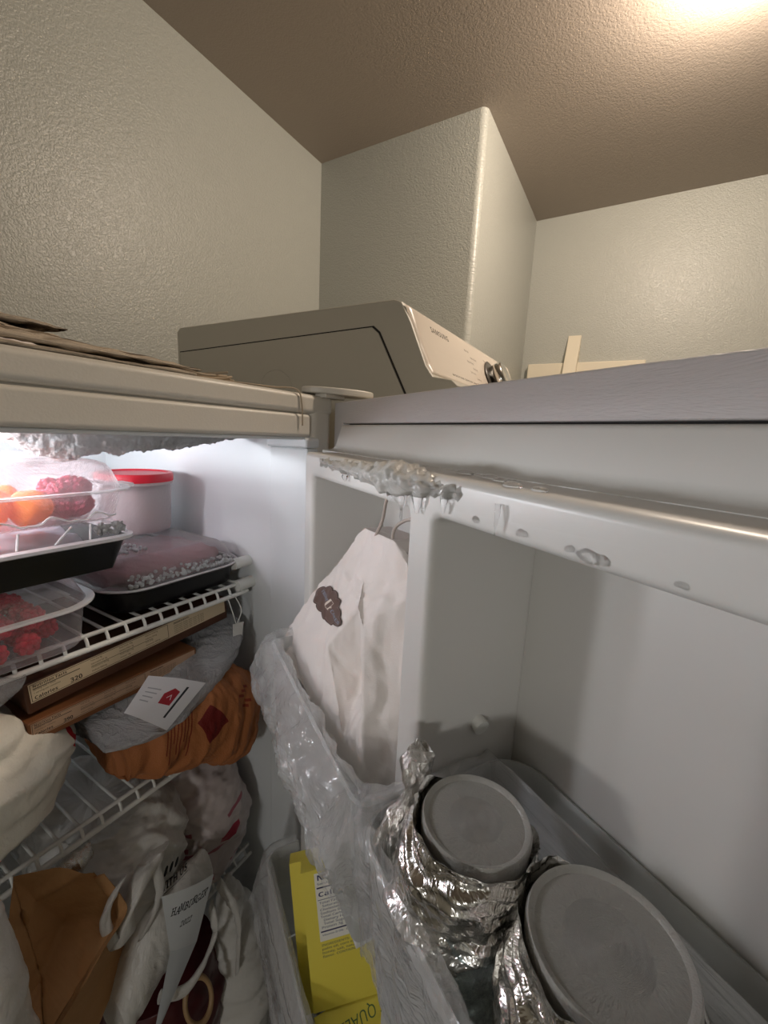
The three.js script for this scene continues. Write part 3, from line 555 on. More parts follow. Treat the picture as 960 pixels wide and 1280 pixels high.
{
  const y0 = -0.0995, t = thing('fruit_clamshell', 'frosted clear clamshell of orange fruit and berries, topmost on the upper shelf', 'fruit box', [0.09, y0, -0.53]);
  clamshell(t, -0.1, 0.25, -0.66, -0.45, y0, -0.068, -0.0375, 0.036, frostedShell, frostedShell);
  part('latch_tab', rbox(0.25, 0.27, -0.0705, -0.0665, -0.515, -0.49, 0.0015), phys(0xffffff, 0.3, { transmission: 0.5, thickness: 0 }), t);
  part('wavy_rib', tube(Array.from({ length: 15 }, (_, i) => [0.125 + i * 0.0075, y0 + 0.006 + 0.006 * Math.max(0, Math.sin(i * 1.25)), -0.4495 - (i > 12 ? (i - 12) * 0.003 : 0)]), 0.0009, 60, 6), phys(0xffffff, 0.2, { transmission: 0.3, thickness: 0 }), t);
  const orange = phys(0xff9216, 0.8, { transmission: 0.3, thickness: 0 }), lump = wrinkle(new THREE.IcosahedronGeometry(0.0175, 5).scale(1.25, 0.85, 1), [[0.0022, 70, 'soft']], 2);
  [[0.02, 0.018, -0.48], [0.06, 0.019, -0.482], [0.1, 0.018, -0.48], [0.136, 0.0175, -0.482], [0.168, 0.017, -0.484], [0.04, 0.02, -0.515], [0.08, 0.021, -0.517], [0.12, 0.02, -0.515], [0.155, 0.018, -0.517]].forEach(([x, y, z], i) => {
    const m = new THREE.Mesh(lump, orange); m.name = numbered('orange_chunk'); m.position.set(x, E + y0 + y, z); m.rotation.set(i, i * 2.1, i * 0.7); scene.add(m); m.castShadow = m.receiveShadow = true;
    tag(m, 'bright orange frozen fruit chunk inside the topmost clamshell', 'fruit chunk', 'orange chunks in the topmost clamshell');
  });
  reseed(15); const sp = []; for (let k = 0; k < 12; k++) sp.push([0.194 + (k % 3) * 0.012 + rnd() * 0.002, y0 + 0.013 + Math.floor(k / 6) * 0.017, -0.488 - (Math.floor(k / 3) % 2) * 0.022 + rnd() * 0.003 - (k % 3 === 2 ? 0.014 : 0)]);
  berries(makeBerry(0xb8405f), sp, 'frosted pink raspberry inside the topmost clamshell', 'raspberries in the topmost clamshell');
}
// tag on a string from the shelf's front rail
{
  const t = thing('price_tag', 'small white tag hanging on a string from the upper shelf', 'tag', [0.401, -0.32, -0.487]);
  part('string', tube([[0.395, -0.247, -0.489], [0.3935, -0.268, -0.476], [0.398, -0.284, -0.4755], [0.4, -0.2875, -0.4755], [0.4025, -0.283, -0.4755], [0.409, -0.268, -0.476], [0.408, -0.248, -0.489]], 0.0008, 50, 6), wireCoat, t);
  const s = new THREE.Shape(); [[0.393, -0.285], [0.4125, -0.288], [0.409, -0.31], [0.404, -0.312], [0.403, -0.325], [0.3975, -0.324], [0.398, -0.313], [0.3925, -0.313]].forEach((p, i) => (i ? s.lineTo(...p) : s.moveTo(...p)));
  part('card', new THREE.ExtrudeGeometry(s, { depth: 0.001, bevelEnabled: false }).translate(0, 0, -0.476), std(0xe4e2dc, 0.6), t);
}

// ---------------------------------------------------------------- middle shelf
const S2 = -0.461;
const facts = (cal, w, h, bg) => canvasMap(w, h, (c) => {
  c.fillStyle = bg; c.fillRect(0, 0, w, h); c.strokeStyle = '#2a2018'; c.fillStyle = '#2a2018'; c.lineWidth = 3;
  c.strokeRect(8, 8, w * 0.62, h - 16); c.font = `bold ${h * 0.2}px sans-serif`; c.fillText('Nutrition Facts', 20, h * 0.25);
  c.font = `bold ${h * 0.25}px sans-serif`; c.fillText('Calories', 20, h * 0.88); c.font = `bold ${h * 0.34}px sans-serif`; c.fillText(cal, w * 0.15, h * 0.88);
  c.font = `${h * 0.11}px sans-serif`;
  ['Serving size 1 meal', '1 serving per container', 'Total Fat 9g', 'Saturated Fat 3g', 'Cholesterol 40mg', 'Sodium 580mg', 'Total Carb. 44g', 'Dietary Fiber 4g', 'Total Sugars 6g', 'Protein 18g', 'Vitamin D 0mcg', 'Calcium 80mg', 'Iron 2mg', 'Potassium 480mg'].forEach((s, i) => c.fillText(s, i < 2 ? 20 : w * (0.24 + 0.13 * Math.floor((i - 2) / 4)), i < 2 ? h * (0.42 + 0.16 * i) : h * (0.22 + 0.2 * ((i - 2) % 4))));
  c.fillRect(20, h * 0.3, w * 0.18, 5); c.fillRect(w * 0.24, h * 0.5, w * 0.3, 3);
  c.font = `bold ${h * 0.16}px sans-serif`; c.fillText('INGREDIENTS:', w * 0.66, h * 0.24); c.font = `${h * 0.1}px sans-serif`;
  for (let i = 0; i < 5; i++) c.fillText('cooked pasta, chicken, water, cream, salt, spices', w * 0.66, h * (0.4 + i * 0.12));
});
function mealBox(label, at, roll, size, cal, sideCol, stripCol, stripH) {
  const [L, H, D] = size, t = thing('frozen_meal_box', label, 'food box', at, 0, undefined); t.rotation.set(0, 0.0, roll);
  mesh('carton', rbox(0, L, 0, H, -D, 0, 0.0015, 2), std(sideCol, 0.6), t);
  mesh('nutrition_label', new THREE.PlaneGeometry(L * 0.97, stripH).translate(L * 0.5, H - stripH / 2 - 0.0015, 0.0004), std(0xffffff, 0.55, { map: facts(cal, 1400, Math.round(1400 * stripH / (L * 0.97)), stripCol) }), t);
  return t;
}
mealBox('dark brown frozen meal carton with a Calories 320 panel, upper of two', [0.152, -0.296, -0.492], 0.065, [0.245, 0.034, 0.2], '320', 0x4a2a16, '#cbb898', 0.021);
mealBox('brown frozen meal carton with a Calories 390 panel, lower of two', [0.147, -0.3245, -0.484], 0.0, [0.19, 0.024, 0.2], '390', 0x7a4b28, '#b9987c', 0.016);
{
  const t = thing('ice_bag', 'crinkled clear plastic bag of frosted food under the two cartons', 'frozen bag', [0.3, -0.37, -0.52]);
  const g = loft([{ c: [0.2, -0.35, -0.51], a: [0, 0.012, 0], b: [0, 0, 0.06] }, { c: [0.25, -0.352, -0.505], a: [0, 0.026, 0.004], b: [0, 0, 0.08] }, { c: [0.32, -0.34, -0.515], a: [0, 0.03, 0], b: [0, 0, 0.08] }, { c: [0.39, -0.318, -0.53], a: [0, 0.026, 0], b: [0, 0, 0.07] }, { c: [0.425, -0.305, -0.54], a: [0, 0.018, 0], b: [0, 0, 0.05] }], 90, 110);
  part('bag', wrinkle(g, [[0.008, 30, 'fold'], [0.005, 80, 'fold']], 6), phys(0xd9dadb, 0.22, { transmission: 0.45, thickness: 0, bumpMap: rep(crinkleMap, 3), bumpScale: 0.002 }), t);
  part('contents', wrinkle(loft([{ c: [0.22, -0.35, -0.52], a: [0, 0.012, 0], b: [0, 0, 0.05] }, { c: [0.32, -0.342, -0.525], a: [0, 0.02, 0], b: [0, 0, 0.06] }, { c: [0.41, -0.312, -0.54], a: [0, 0.014, 0], b: [0, 0, 0.045] }], 40, 40), [[0.004, 60, 'soft']], 3), std(0x8d8a88, 0.8), t);
}
{
  const t = thing('brown_paper_bag', 'crumpled brown paper bag with red print, hanging over the right of the middle shelf', 'paper bag', [0.33, S2, -0.55]);
  const g = loft([{ c: [0.225, -0.385, -0.5], a: [0, 0.042, 0], b: [0, 0, 0.05], e: 2.4 }, { c: [0.27, -0.392, -0.495], a: [0, 0.06, 0.006], b: [0, 0, 0.062], e: 2.6 }, { c: [0.325, -0.4, -0.49], a: [0, 0.072, 0.008], b: [0.004, 0, 0.066], e: 2.6 }, { c: [0.375, -0.422, -0.488], a: [0.006, 0.078, 0.008], b: [0, 0, 0.062], e: 2.5 }, { c: [0.408, -0.438, -0.489], a: [0.01, 0.066, 0], b: [0, 0, 0.05], e: 2.3 }, { c: [0.422, -0.446, -0.49], a: [0.01, 0.045, 0], b: [0, 0, 0.034] }], 150, 150);
  wrinkle(g, [[0.012, 12, 'fold'], [0.01, 24, 'fold'], [0.004, 60, 'fold']], 7);
  const print = canvasMap(1024, 1024, (c, w, h) => {
    c.fillStyle = '#ffffff'; c.fillRect(0, 0, w, h); c.fillStyle = 'rgba(160,28,24,0.95)';
    c.save(); c.translate(w * 0.16, h * 0.62); c.rotate(0.2); c.beginPath(); c.moveTo(0, 0); c.lineTo(60, -90); c.lineTo(110, -10); c.lineTo(60, 40); c.closePath(); c.fill();
    c.fillStyle = 'rgba(150,40,28,0.75)'; for (let i = 0; i < 8; i++) c.fillRect(-10, 60 + i * 13, 160 - (i % 3) * 24, 4); c.restore();
    c.fillStyle = 'rgba(165,40,30,0.6)'; for (let i = 0; i < 5; i++) c.fillRect(w * 0.12 + i * 18, h * (0.4 + 0.02 * (i % 3)), 10, 34);
  });
  const m = kraft.clone(); m.map = print; m.color.set(0xa9683a); part('bag', g, m, t);
  const lab = canvasMap(768, 384, (c, w, h) => {
    c.fillStyle = '#e6e4e4'; c.fillRect(0, 0, w, h); c.fillStyle = '#a81f2c'; c.beginPath(); c.moveTo(330, 150); c.lineTo(420, 90); c.lineTo(520, 110); c.lineTo(520, 230); c.lineTo(340, 235); c.closePath(); c.fill();
    c.strokeStyle = '#e6e4e4'; c.lineWidth = 8; c.beginPath(); c.moveTo(400, 180); c.lineTo(440, 150); c.lineTo(470, 190); c.stroke();
    c.fillStyle = '#24262c'; c.fillRect(560, 60, 34, 260); c.fillStyle = 'rgba(120,120,126,0.5)'; for (let i = 0; i < 4; i++) c.fillRect(80, 120 + i * 40, 180 - i * 20, 10);
  });
  const s = thing('paper_slip', 'white paper slip with a red emblem lying on the crumpled brown bag', 'paper slip', [0.25, -0.34, -0.45]);
  const gl = printed([0.252, -0.288, -0.452], [0.3165, -0.326, -0.437], [0.252, -0.347, -0.4215], [0.209, -0.3, -0.425], 0.002);
  part('slip', wrinkle(gl, [[0.0012, 40, 'fold']], 2), std(0xffffff, 0.55, { map: lab }), s);
}
{
  const t = thing('white_sack', 'white cloth sack with a red stripe on the left of the middle shelf', 'sack', [0.05, S2, -0.55]);
  const g = loft([{ c: [-0.05, -0.37, -0.53], a: [0, 0.085, 0], b: [0, 0, 0.075], e: 2.8 }, { c: [0.04, -0.365, -0.528], a: [0, 0.088, 0], b: [0, 0, 0.08], e: 2.8 }, { c: [0.1, -0.363, -0.525], a: [0, 0.083, 0.006], b: [0, 0, 0.078], e: 2.7 }, { c: [0.15, -0.362, -0.524], a: [0, 0.066, 0.006], b: [0, 0, 0.064], e: 2.4 }, { c: [0.182, -0.357, -0.525], a: [0, 0.04, 0.004], b: [0, 0, 0.042] }, { c: [0.194, -0.352, -0.526], a: [0, 0.022, 0], b: [0, 0, 0.02] }], 110, 120);
  wrinkle(g, [[0.012, 14, 'fold'], [0.01, 30, 'fold'], [0.003, 75, 'fold']], 22);
  const stripe = canvasMap(512, 512, (c, w, h) => { c.fillStyle = '#d9d4c6'; c.fillRect(0, 0, w, h); c.fillStyle = '#b5121c'; c.beginPath(); c.moveTo(0, h * 0.24); for (let x = 0; x <= w; x += 8) c.lineTo(x, h * (0.205 + 0.03 * Math.sin(x / w * 6.28 * 2))); c.lineTo(w, h * 0.14); for (let x = w; x >= 0; x -= 8) c.lineTo(x, h * (0.145 + 0.02 * Math.sin(x / w * 6.28 * 2 + 0.7))); c.closePath(); c.fill(); });
  part('sack', g, std(0xffffff, 0.85, { map: stripe, bumpMap: rep(paperGrain, 2), bumpScale: 0.0005 }), t);
}
{
  const t = thing('clear_bag', 'clear plastic bag end under the left of the upper shelf', 'plastic bag', [0.06, -0.3, -0.5]);
  const g = loft([{ c: [-0.03, -0.28, -0.52], a: [0, 0.02, 0], b: [0, 0, 0.03] }, { c: [0.04, -0.27, -0.5], a: [0, 0.03, 0.01], b: [0, 0, 0.03] }, { c: [0.1, -0.262, -0.49], a: [0.01, 0.026, 0.004], b: [0, 0, 0.02] }, { c: [0.145, -0.254, -0.482], a: [0.006, 0.008, 0], b: [0, 0, 0.006] }], 60, 70);
  part('bag', wrinkle(g, [[0.004, 24, 'fold'], [0.002, 60, 'fold']], 8), film, t);
}

// ---------------------------------------------------------------- below the middle shelf
const S3 = -0.72;
const thanks = canvasMap(1024, 512, (c, w, h) => {
  c.clearRect(0, 0, w, h); c.fillStyle = '#16171a'; c.strokeStyle = '#16171a'; c.lineWidth = 12;
  for (let i = 0; i < 4; i++) { c.beginPath(); c.ellipse(150 + i * 130, 120 - i * 14, 34, 88, 0.5, 0, 7); c.fill(); }
  c.font = 'bold 190px sans-serif'; c.fillText('WITH US', 90, 400); c.fillRect(90, 440, 800, 12);
});
{
  const t = thing('grocery_bag', 'knotted white grocery bag printed WITH US, under the middle shelf', 'plastic bag', [0.23, S3, -0.56]);
  const g = loft([{ c: [0.235, -0.7, -0.56], a: [0.05, 0, 0], b: [0, 0, 0.06], e: 2.6 }, { c: [0.235, -0.66, -0.555], a: [0.075, 0, 0], b: [0, 0, 0.09], e: 2.4 }, { c: [0.24, -0.585, -0.55], a: [0.083, 0.01, 0], b: [0, 0, 0.098], e: 2.3 }, { c: [0.235, -0.53, -0.552], a: [0.078, 0.016, 0], b: [0, -0.01, 0.094], e: 2.3 }, { c: [0.23, -0.495, -0.565], a: [0.05, 0.01, 0], b: [0, -0.01, 0.07] }], 130, 120);
  part('bag', wrinkle(g, [[0.014, 14, 'fold'], [0.01, 32, 'fold'], [0.004, 75, 'fold']], 31), bagPoly, t);
  const k = loft([{ c: [0.245, -0.53, -0.452], a: [0.02, 0, 0], b: [0, 0.006, 0.012] }, { c: [0.222, -0.54, -0.44], a: [0.013, 0, 0.004], b: [0, 0.012, 0.01] }, { c: [0.2, -0.56, -0.434], a: [0.01, 0.006, 0], b: [0, 0.004, 0.01] }, { c: [0.193, -0.585, -0.432], a: [0.014, 0, 0], b: [0, 0, 0.006] }], 50, 60);
  part('knot', wrinkle(k, [[0.004, 40, 'fold']], 5), bagPoly, t);
  for (const [a, b, c] of [[[0.2, -0.515, -0.44], [0.178, -0.535, -0.432], [0.183, -0.575, -0.428]], [[0.24, -0.535, -0.44], [0.238, -0.57, -0.43], [0.214, -0.605, -0.43]]]) part('handle', wrinkle(loft([a, b, c].map((p, i) => ({ c: p, a: [0.007 - i * 0.001, 0.002, 0], b: [0, 0.003, 0.004] })), 40, 50), [[0.003, 50, 'fold']], 3), bagPoly, t);
  part('lettering', printed([0.238, -0.545, -0.4435], [0.292, -0.552, -0.4405], [0.285, -0.585, -0.4365], [0.236, -0.588, -0.437], 0.004), phys(0xffffff, 0.5, { map: thanks, alphaMap: null, transparent: true, alphaTest: 0.4 }), t);
  const p = thing('produce_bag', 'pinkish white plastic bag with red print beside the freezer wall', 'plastic bag', [0.35, S3, -0.55]);
  const g2 = loft([{ c: [0.355, -0.705, -0.555], a: [0.05, 0, 0], b: [0, 0, 0.07], e: 2.5 }, { c: [0.36, -0.66, -0.545], a: [0.066, 0, 0], b: [0, 0, 0.088], e: 2.3 }, { c: [0.362, -0.6, -0.54], a: [0.068, 0.01, 0], b: [0, 0, 0.084], e: 2.3 }, { c: [0.357, -0.545, -0.548], a: [0.06, 0.014, 0], b: [0, -0.012, 0.074] }, { c: [0.345, -0.51, -0.565], a: [0.035, 0.01, 0], b: [0, -0.01, 0.045] }], 120, 110);
  wrinkle(g2, [[0.012, 14, 'fold'], [0.009, 32, 'fold'], [0.0035, 80, 'fold']], 41);
  const red = canvasMap(512, 512, (c, w, h) => { c.fillStyle = '#d9ccc8'; c.fillRect(0, 0, w, h); reseed(9); c.fillStyle = 'rgba(150,20,45,0.55)'; for (let i = 0; i < 12; i++) c.fillRect(w * (0.1 + rnd() * 0.5), h * (0.3 + rnd() * 0.5), 10 + rnd() * 40, 5 + rnd() * 14); c.fillStyle = 'rgba(170,25,50,0.8)'; c.fillRect(w * 0.22, h * 0.5, 30, 24); });
  part('bag', g2, phys(0xffffff, 0.38, { map: red, transmission: 0.25, thickness: 0 }), p);
}
{
  const t = thing('foil_packet', 'crumpled foil packet end under the middle shelf front rail', 'foil packet', [0.175, -0.52, -0.5]);
  const g = loft([{ c: [0.15, -0.502, -0.5], a: [0, 0.012, 0.004], b: [0, 0, 0.014] }, { c: [0.172, -0.498, -0.492], a: [0, 0.018, 0.004], b: [0, 0, 0.018] }, { c: [0.193, -0.497, -0.494], a: [0, 0.014, 0.004], b: [0, 0, 0.014] }], 60, 60);
  part('foil', wrinkle(g, [[0.004, 60, 'fold'], [0.0015, 160, 'fold']], 7), foil, t);
  const h = thing('labelled_bag', 'clear freezer bag with a white HAMBURGER 2022 label', 'freezer bag', [0.24, S3, -0.47]);
  const g2 = loft([{ c: [0.18, -0.69, -0.44], a: [0, 0.03, 0], b: [0, 0, 0.03] }, { c: [0.22, -0.655, -0.44], a: [0, 0.05, 0], b: [0, 0, 0.026] }, { c: [0.27, -0.63, -0.442], a: [0, 0.045, 0], b: [0, 0, 0.024] }, { c: [0.315, -0.62, -0.45], a: [0, 0.03, 0], b: [0, 0, 0.016] }], 80, 80);
  part('bag', wrinkle(g2, [[0.004, 24, 'fold'], [0.002, 70, 'fold']], 17), bagPoly, h);
  const ink = canvasMap(640, 640, (c, w, hh) => {
    c.fillStyle = '#d3d6d8'; c.fillRect(0, 0, w, hh); c.fillStyle = '#14151a'; c.save(); c.translate(70, 250); c.transform(1, -0.12, -0.2, 1, 0, 0); c.font = 'italic 108px serif'; [...'HAMBURGER'].forEach((ch, i) => { c.save(); c.translate(i * 56, Math.sin(i * 2.3) * 8); c.rotate(Math.sin(i * 1.9) * 0.09); c.lineWidth = 5; c.strokeStyle = '#14151a'; c.strokeText(ch, 0, 0, 58); c.fillText(ch, 0, 0, 58); c.restore(); }); c.translate(150, 170); c.font = 'italic bold 84px serif'; c.fillText('2022', 0, 0); c.restore();
  });
  part('label', printed([0.2285, -0.548, -0.41], [0.297, -0.584, -0.406], [0.2685, -0.66, -0.406], [0.2305, -0.625, -0.402], 0.004), std(0xffffff, 0.6, { map: ink }), h);
  part('label_tail', printed([0.2305, -0.625, -0.402], [0.2685, -0.66, -0.406], [0.216, -0.72, -0.404], [0.207, -0.72, -0.404], 0.002), std(0xc5c9cc, 0.6), h);
}
{ // open brown bag, lower left: thin walls round an opening that faces up and forward
  const t = thing('open_paper_bag', 'open brown paper bag standing at the lower left', 'paper bag', [0.13, S3, -0.46]);
  const sackPaper = std(0xb98a5a, 0.75, { bumpMap: rep(paperGrain, 3), bumpScale: 0.0005 });
  const Q = { a: [0.118, -0.445, -0.47], f: [0.149, -0.459, -0.46], b: [0.181, -0.493, -0.455], c: [0.194, -0.547, -0.43], d: [0.109, -0.575, -0.405], e: [0.08, -0.563, -0.43], m: [0.155, -0.55, -0.475], n: [0.125, -0.566, -0.453], o: [0.225, -0.63, -0.47], p: [0.15, -0.69, -0.43], q: [0.2, -0.71, -0.5], r: [0.2, -0.5, -0.5] };
  const soften = (g) => { g.deleteAttribute('normal'); const c = mergeVertices(g, 1e-4); c.computeVertexNormals(); return wrinkle(c, [[0.007, 16, 'fold'], [0.003, 45, 'fold']], 6); };
  part('bag_inside', soften(folded(Q, ['amf', 'fmb', 'bmc', 'mnc', 'cnd', 'nde', 'nea', 'anm'], 20)), sackPaper, t);
  part('bag_outside', soften(folded(Q, ['cod', 'opd', 'boc', 'boq', 'oqp'], 16)), sackPaper, t);
  part('bag_rim', wrinkle(loft([[0.183, -0.497, -0.45], [0.193, -0.53, -0.436], [0.192, -0.548, -0.428], [0.165, -0.556, -0.42], [0.135, -0.567, -0.41], [0.105, -0.578, -0.402]].map((p, i) => ({ c: p, a: [0.004, 0.004 - (i < 2 ? 0.003 : 0), 0.004], b: [0.0006, 0.0006, 0.0006] })), 20, 60), [[0.002, 40, 'fold']], 3), sackPaper, t);
  part('bag_bottom', slab(0.1, 0.18, -0.719, -0.6, -0.58, -0.5), kraft, t);
  const g = thing('grey_bag', 'pale plastic bag at the lower left corner of the photo', 'plastic bag', [0.06, S3, -0.43]);
  part('bag', wrinkle(loft([{ c: [0.06, -0.7, -0.43], a: [0.03, 0, 0], b: [0, 0, 0.04] }, { c: [0.062, -0.6, -0.415], a: [0.04, 0, 0], b: [0, 0, 0.04] }, { c: [0.072, -0.5, -0.42], a: [0.034, 0, 0], b: [0, 0, 0.034] }, { c: [0.08, -0.43, -0.44], a: [0.02, 0, 0], b: [0, 0, 0.02] }], 60, 70), [[0.006, 18, 'fold'], [0.002, 50, 'fold']], 4), bagPoly, g);
}
{ // below the lowest shelf
  const t = thing('meat_bag', 'bag of dark red meat with a tan ring and white handles at the bottom', 'plastic bag', [0.3, -1.0, -0.5]);
  part('meat', wrinkle(loft([{ c: [0.26, -0.98, -0.5], a: [0.07, 0, 0], b: [0, 0, 0.07], e: 2.5 }, { c: [0.265, -0.86, -0.49], a: [0.085, 0, 0], b: [0, 0, 0.075], e: 2.5 }, { c: [0.27, -0.76, -0.49], a: [0.07, 0, 0], b: [0, 0, 0.06] }], 70, 70), [[0.008, 12, 'fold'], [0.003, 40, 'soft']], 4), std(0x4a1418, 0.35), t);
  part('ring', new THREE.TorusGeometry(0.021, 0.0035, 10, 40).scale(0.85, 1.25, 1).rotateX(-0.5).translate(0.272, -0.772, -0.413), std(0xa5855e, 0.5), t);
  for (const p of [[[0.23, -0.72, -0.43], [0.262, -0.735, -0.416], [0.3, -0.7, -0.414], [0.305, -0.66, -0.425]], [[0.33, -0.66, -0.44], [0.345, -0.72, -0.42], [0.335, -0.8, -0.41]]]) part('handle', wrinkle(loft(p.map((q, i) => ({ c: q, a: [0.003, 0.009, 0], b: [0, 0.002, 0.004] })), 40, 50), [[0.003, 45, 'fold']], 8), bagPoly, t);
  const w = thing('white_bag', 'white plastic bag at the bottom of the freezer wall', 'plastic bag', [0.37, -1.05, -0.48]);
  part('bag', wrinkle(loft([{ c: [0.36, -1.04, -0.47], a: [0.06, 0, 0], b: [0, 0, 0.07] }, { c: [0.365, -0.92, -0.46], a: [0.062, 0, 0], b: [0, 0, 0.07] }, { c: [0.37, -0.82, -0.455], a: [0.05, 0, 0], b: [0, 0, 0.05] }, { c: [0.362, -0.74, -0.455], a: [0.022, 0, 0], b: [0, 0, 0.02] }, { c: [0.358, -0.68, -0.455], a: [0.006, 0, 0], b: [0, 0, 0.006] }], 90, 90), [[0.014, 12, 'fold'], [0.007, 34, 'fold']], 14), bagPoly, w);
  part('base', slab(0.3, 0.42, -1.06, -1.02, -0.52, -0.42), bagPoly, w);
}

// ---------------------------------------------------------------- in the door: paper gift bag
{
  const P = { A: [0.207, -0.094, 0.042], B: [0.277, -0.09, 0.046], C: [0.304, -0.106, 0.033], D: [0.18, -0.137, 0.058], E: [0.137, -0.183, 0.07], F: [0.101, -0.242, 0.09], G: [0.112, -0.258, 0.104], H: [0.249, -0.133, 0.06], I: [0.268, -0.151, 0.074], J: [0.235, -0.2, 0.09], K: [0.281, -0.163, 0.075], L: [0.313, -0.229, 0.087], M: [0.332, -0.222, 0.052], N: [0.264, -0.23, 0.064], O: [0.285, -0.267, 0.092], P: [0.196, -0.3, 0.1], Q: [0.323, -0.297, 0.085], R: [0.336, -0.272, 0.052], T: [0.318, -0.124, 0.042] };
  const t = doorThing('gift_bag', 'white paper gift bag with a brown scalloped sticker, leaning in the left door column', 'paper bag', [0.22, -0.3, 0.05]);
  const front = ['ADH', 'AHB', 'BHT', 'BTC', 'DEJ', 'DJI', 'DIH', 'EFJ', 'FPJ', 'FGP', 'JPO', 'JON', 'JNI', 'INK', 'KNL', 'NOL', 'HIK', 'HKT', 'KMT', 'KLM', 'GQP', 'PQO', 'OQL', 'LQR', 'LRM'];
  const loop = 'ADEFGQRMTCB', back = {}; for (const k of loop) back[k] = [P[k][0] * 0.9 + 0.022, P[k][1] + (k === 'Q' || k === 'G' ? -0.02 : 0), k === 'A' || k === 'B' || k === 'C' ? P[k][2] - 0.03 : -0.012];
  const all = { ...P }; const low = {}; [...loop].forEach((k) => { low[k] = k.toLowerCase(); all[k.toLowerCase()] = back[k]; });
  const side = []; [...loop].forEach((k, i) => { const n = loop[(i + 1) % loop.length]; side.push(k + low[k] + low[n], k + low[n] + n); });
  all.z = [0.23, -0.2, -0.014]; const bk = [...loop].map((k, i) => 'z' + low[loop[(i + 1) % loop.length]] + low[k]);
  const fg = folded(all, front, 16), cr = mergeVertices(fg.deleteAttribute('normal') && fg, 1e-4); cr.computeVertexNormals();
  // creases stay sharp where panels meet; fine crumpling inside the panels
  const soft = wrinkle(cr, [[0.0055, 36, 'fold'], [0.003, 85, 'fold']], 5);
  dpart('back_panel', folded(all, [...side, ...bk], 3), whitePaper, t);
  const cord = std(0xb9aca2, 0.6);
  dpart('handle', tube([[0.235, -0.1, 0.044], [0.25, -0.078, 0.044], [0.264, -0.05, 0.044], [0.285, -0.05, 0.03], [0.3, -0.08, 0.015]], 0.0016, 40, 8), cord, t);
  dpart('handle', tube([[0.271, -0.1, 0.044], [0.27, -0.082, 0.042], [0.282, -0.072, 0.04], [0.296, -0.068, 0.038], [0.31, -0.072, 0.036], [0.315, -0.09, 0.034]], 0.0016, 40, 8), cord, t);
  const st = canvasMap(1024, 640, (c, w, h) => {
    c.clearRect(0, 0, w, h);
    const cloud = (g, col) => { c.fillStyle = col; c.beginPath(); for (const [x, y, r] of [[150, 330, 120], [260, 210, 125], [430, 170, 130], [610, 190, 125], [780, 230, 115], [880, 330, 110], [760, 440, 120], [590, 480, 125], [410, 490, 125], [250, 450, 120]]) { c.moveTo(x + r - g, y); c.arc(x, y, r - g, 0, 7); } c.fill(); c.fillRect(180, 220, 660, 240); };
    cloud(0, '#453129'); cloud(14, '#6b544b'); cloud(24, '#8a7a74'); cloud(30, '#6b544b');
    c.fillStyle = '#8fa3b8'; c.font = 'bold 92px serif'; c.fillText('FROST', 130, 330); c.fillText('CAKES', 640, 370);
    c.strokeStyle = '#e8ddcf'; c.lineWidth = 9; c.strokeRect(450, 220, 120, 170); c.fillStyle = '#e8ddcf'; c.fillRect(450, 220, 40, 170); c.font = 'italic bold 150px serif'; c.fillText('t', 540, 390);
  });
  soft.computeBoundingSphere(); const hit = new THREE.Raycaster(), panel = new THREE.Mesh(soft, new THREE.MeshBasicMaterial({ side: THREE.DoubleSide }));
  // the sticker follows the bag's slanting panel
  const sg = printed([0.18, -0.152, 0], [0.258, -0.162, 0], [0.245, -0.189, 0], [0.121, -0.196, 0], 0, 40), sq = sg.attributes.position;
  for (let i = 0; i < sq.count; i++) { hit.set(V(sq.getX(i), sq.getY(i), 0.3), V(0, 0, -1)); const h = hit.intersectObject(panel)[0]; sq.setZ(i, h ? h.point.z : 0.075); }
  for (let k = 0; k < 14; k++) { const z = Array.from({ length: sq.count }, (_, i) => sq.getZ(i)); for (let i = 0; i < sq.count; i++) { const r = Math.floor(i / 41), c = i % 41; let a = 0, m = 0; for (const [dr, dc] of [[0, 0], [1, 0], [-1, 0], [0, 1], [0, -1]]) if (r + dr >= 0 && r + dr < 41 && c + dc >= 0 && c + dc < 41) { a += z[(r + dr) * 41 + c + dc]; m++; } sq.setZ(i, Math.max(a / m, z[i])); } }
  for (let i = 0; i < sq.count; i++) sq.setZ(i, sq.getZ(i) + 0.0008);
  smooth(sg);
  dpart('front_panel', soft, whitePaper, t);
  const inner = {}; for (const k in P) inner[k] = [P[k][0] - 0.002, P[k][1], P[k][2] - 0.009];
  dpart('lining', folded(inner, front, 4), whitePaper, t);
  dpart('sticker', sg, std(0xffffff, 0.5, { map: st, transparent: true, alphaTest: 0.5 }), t);
}
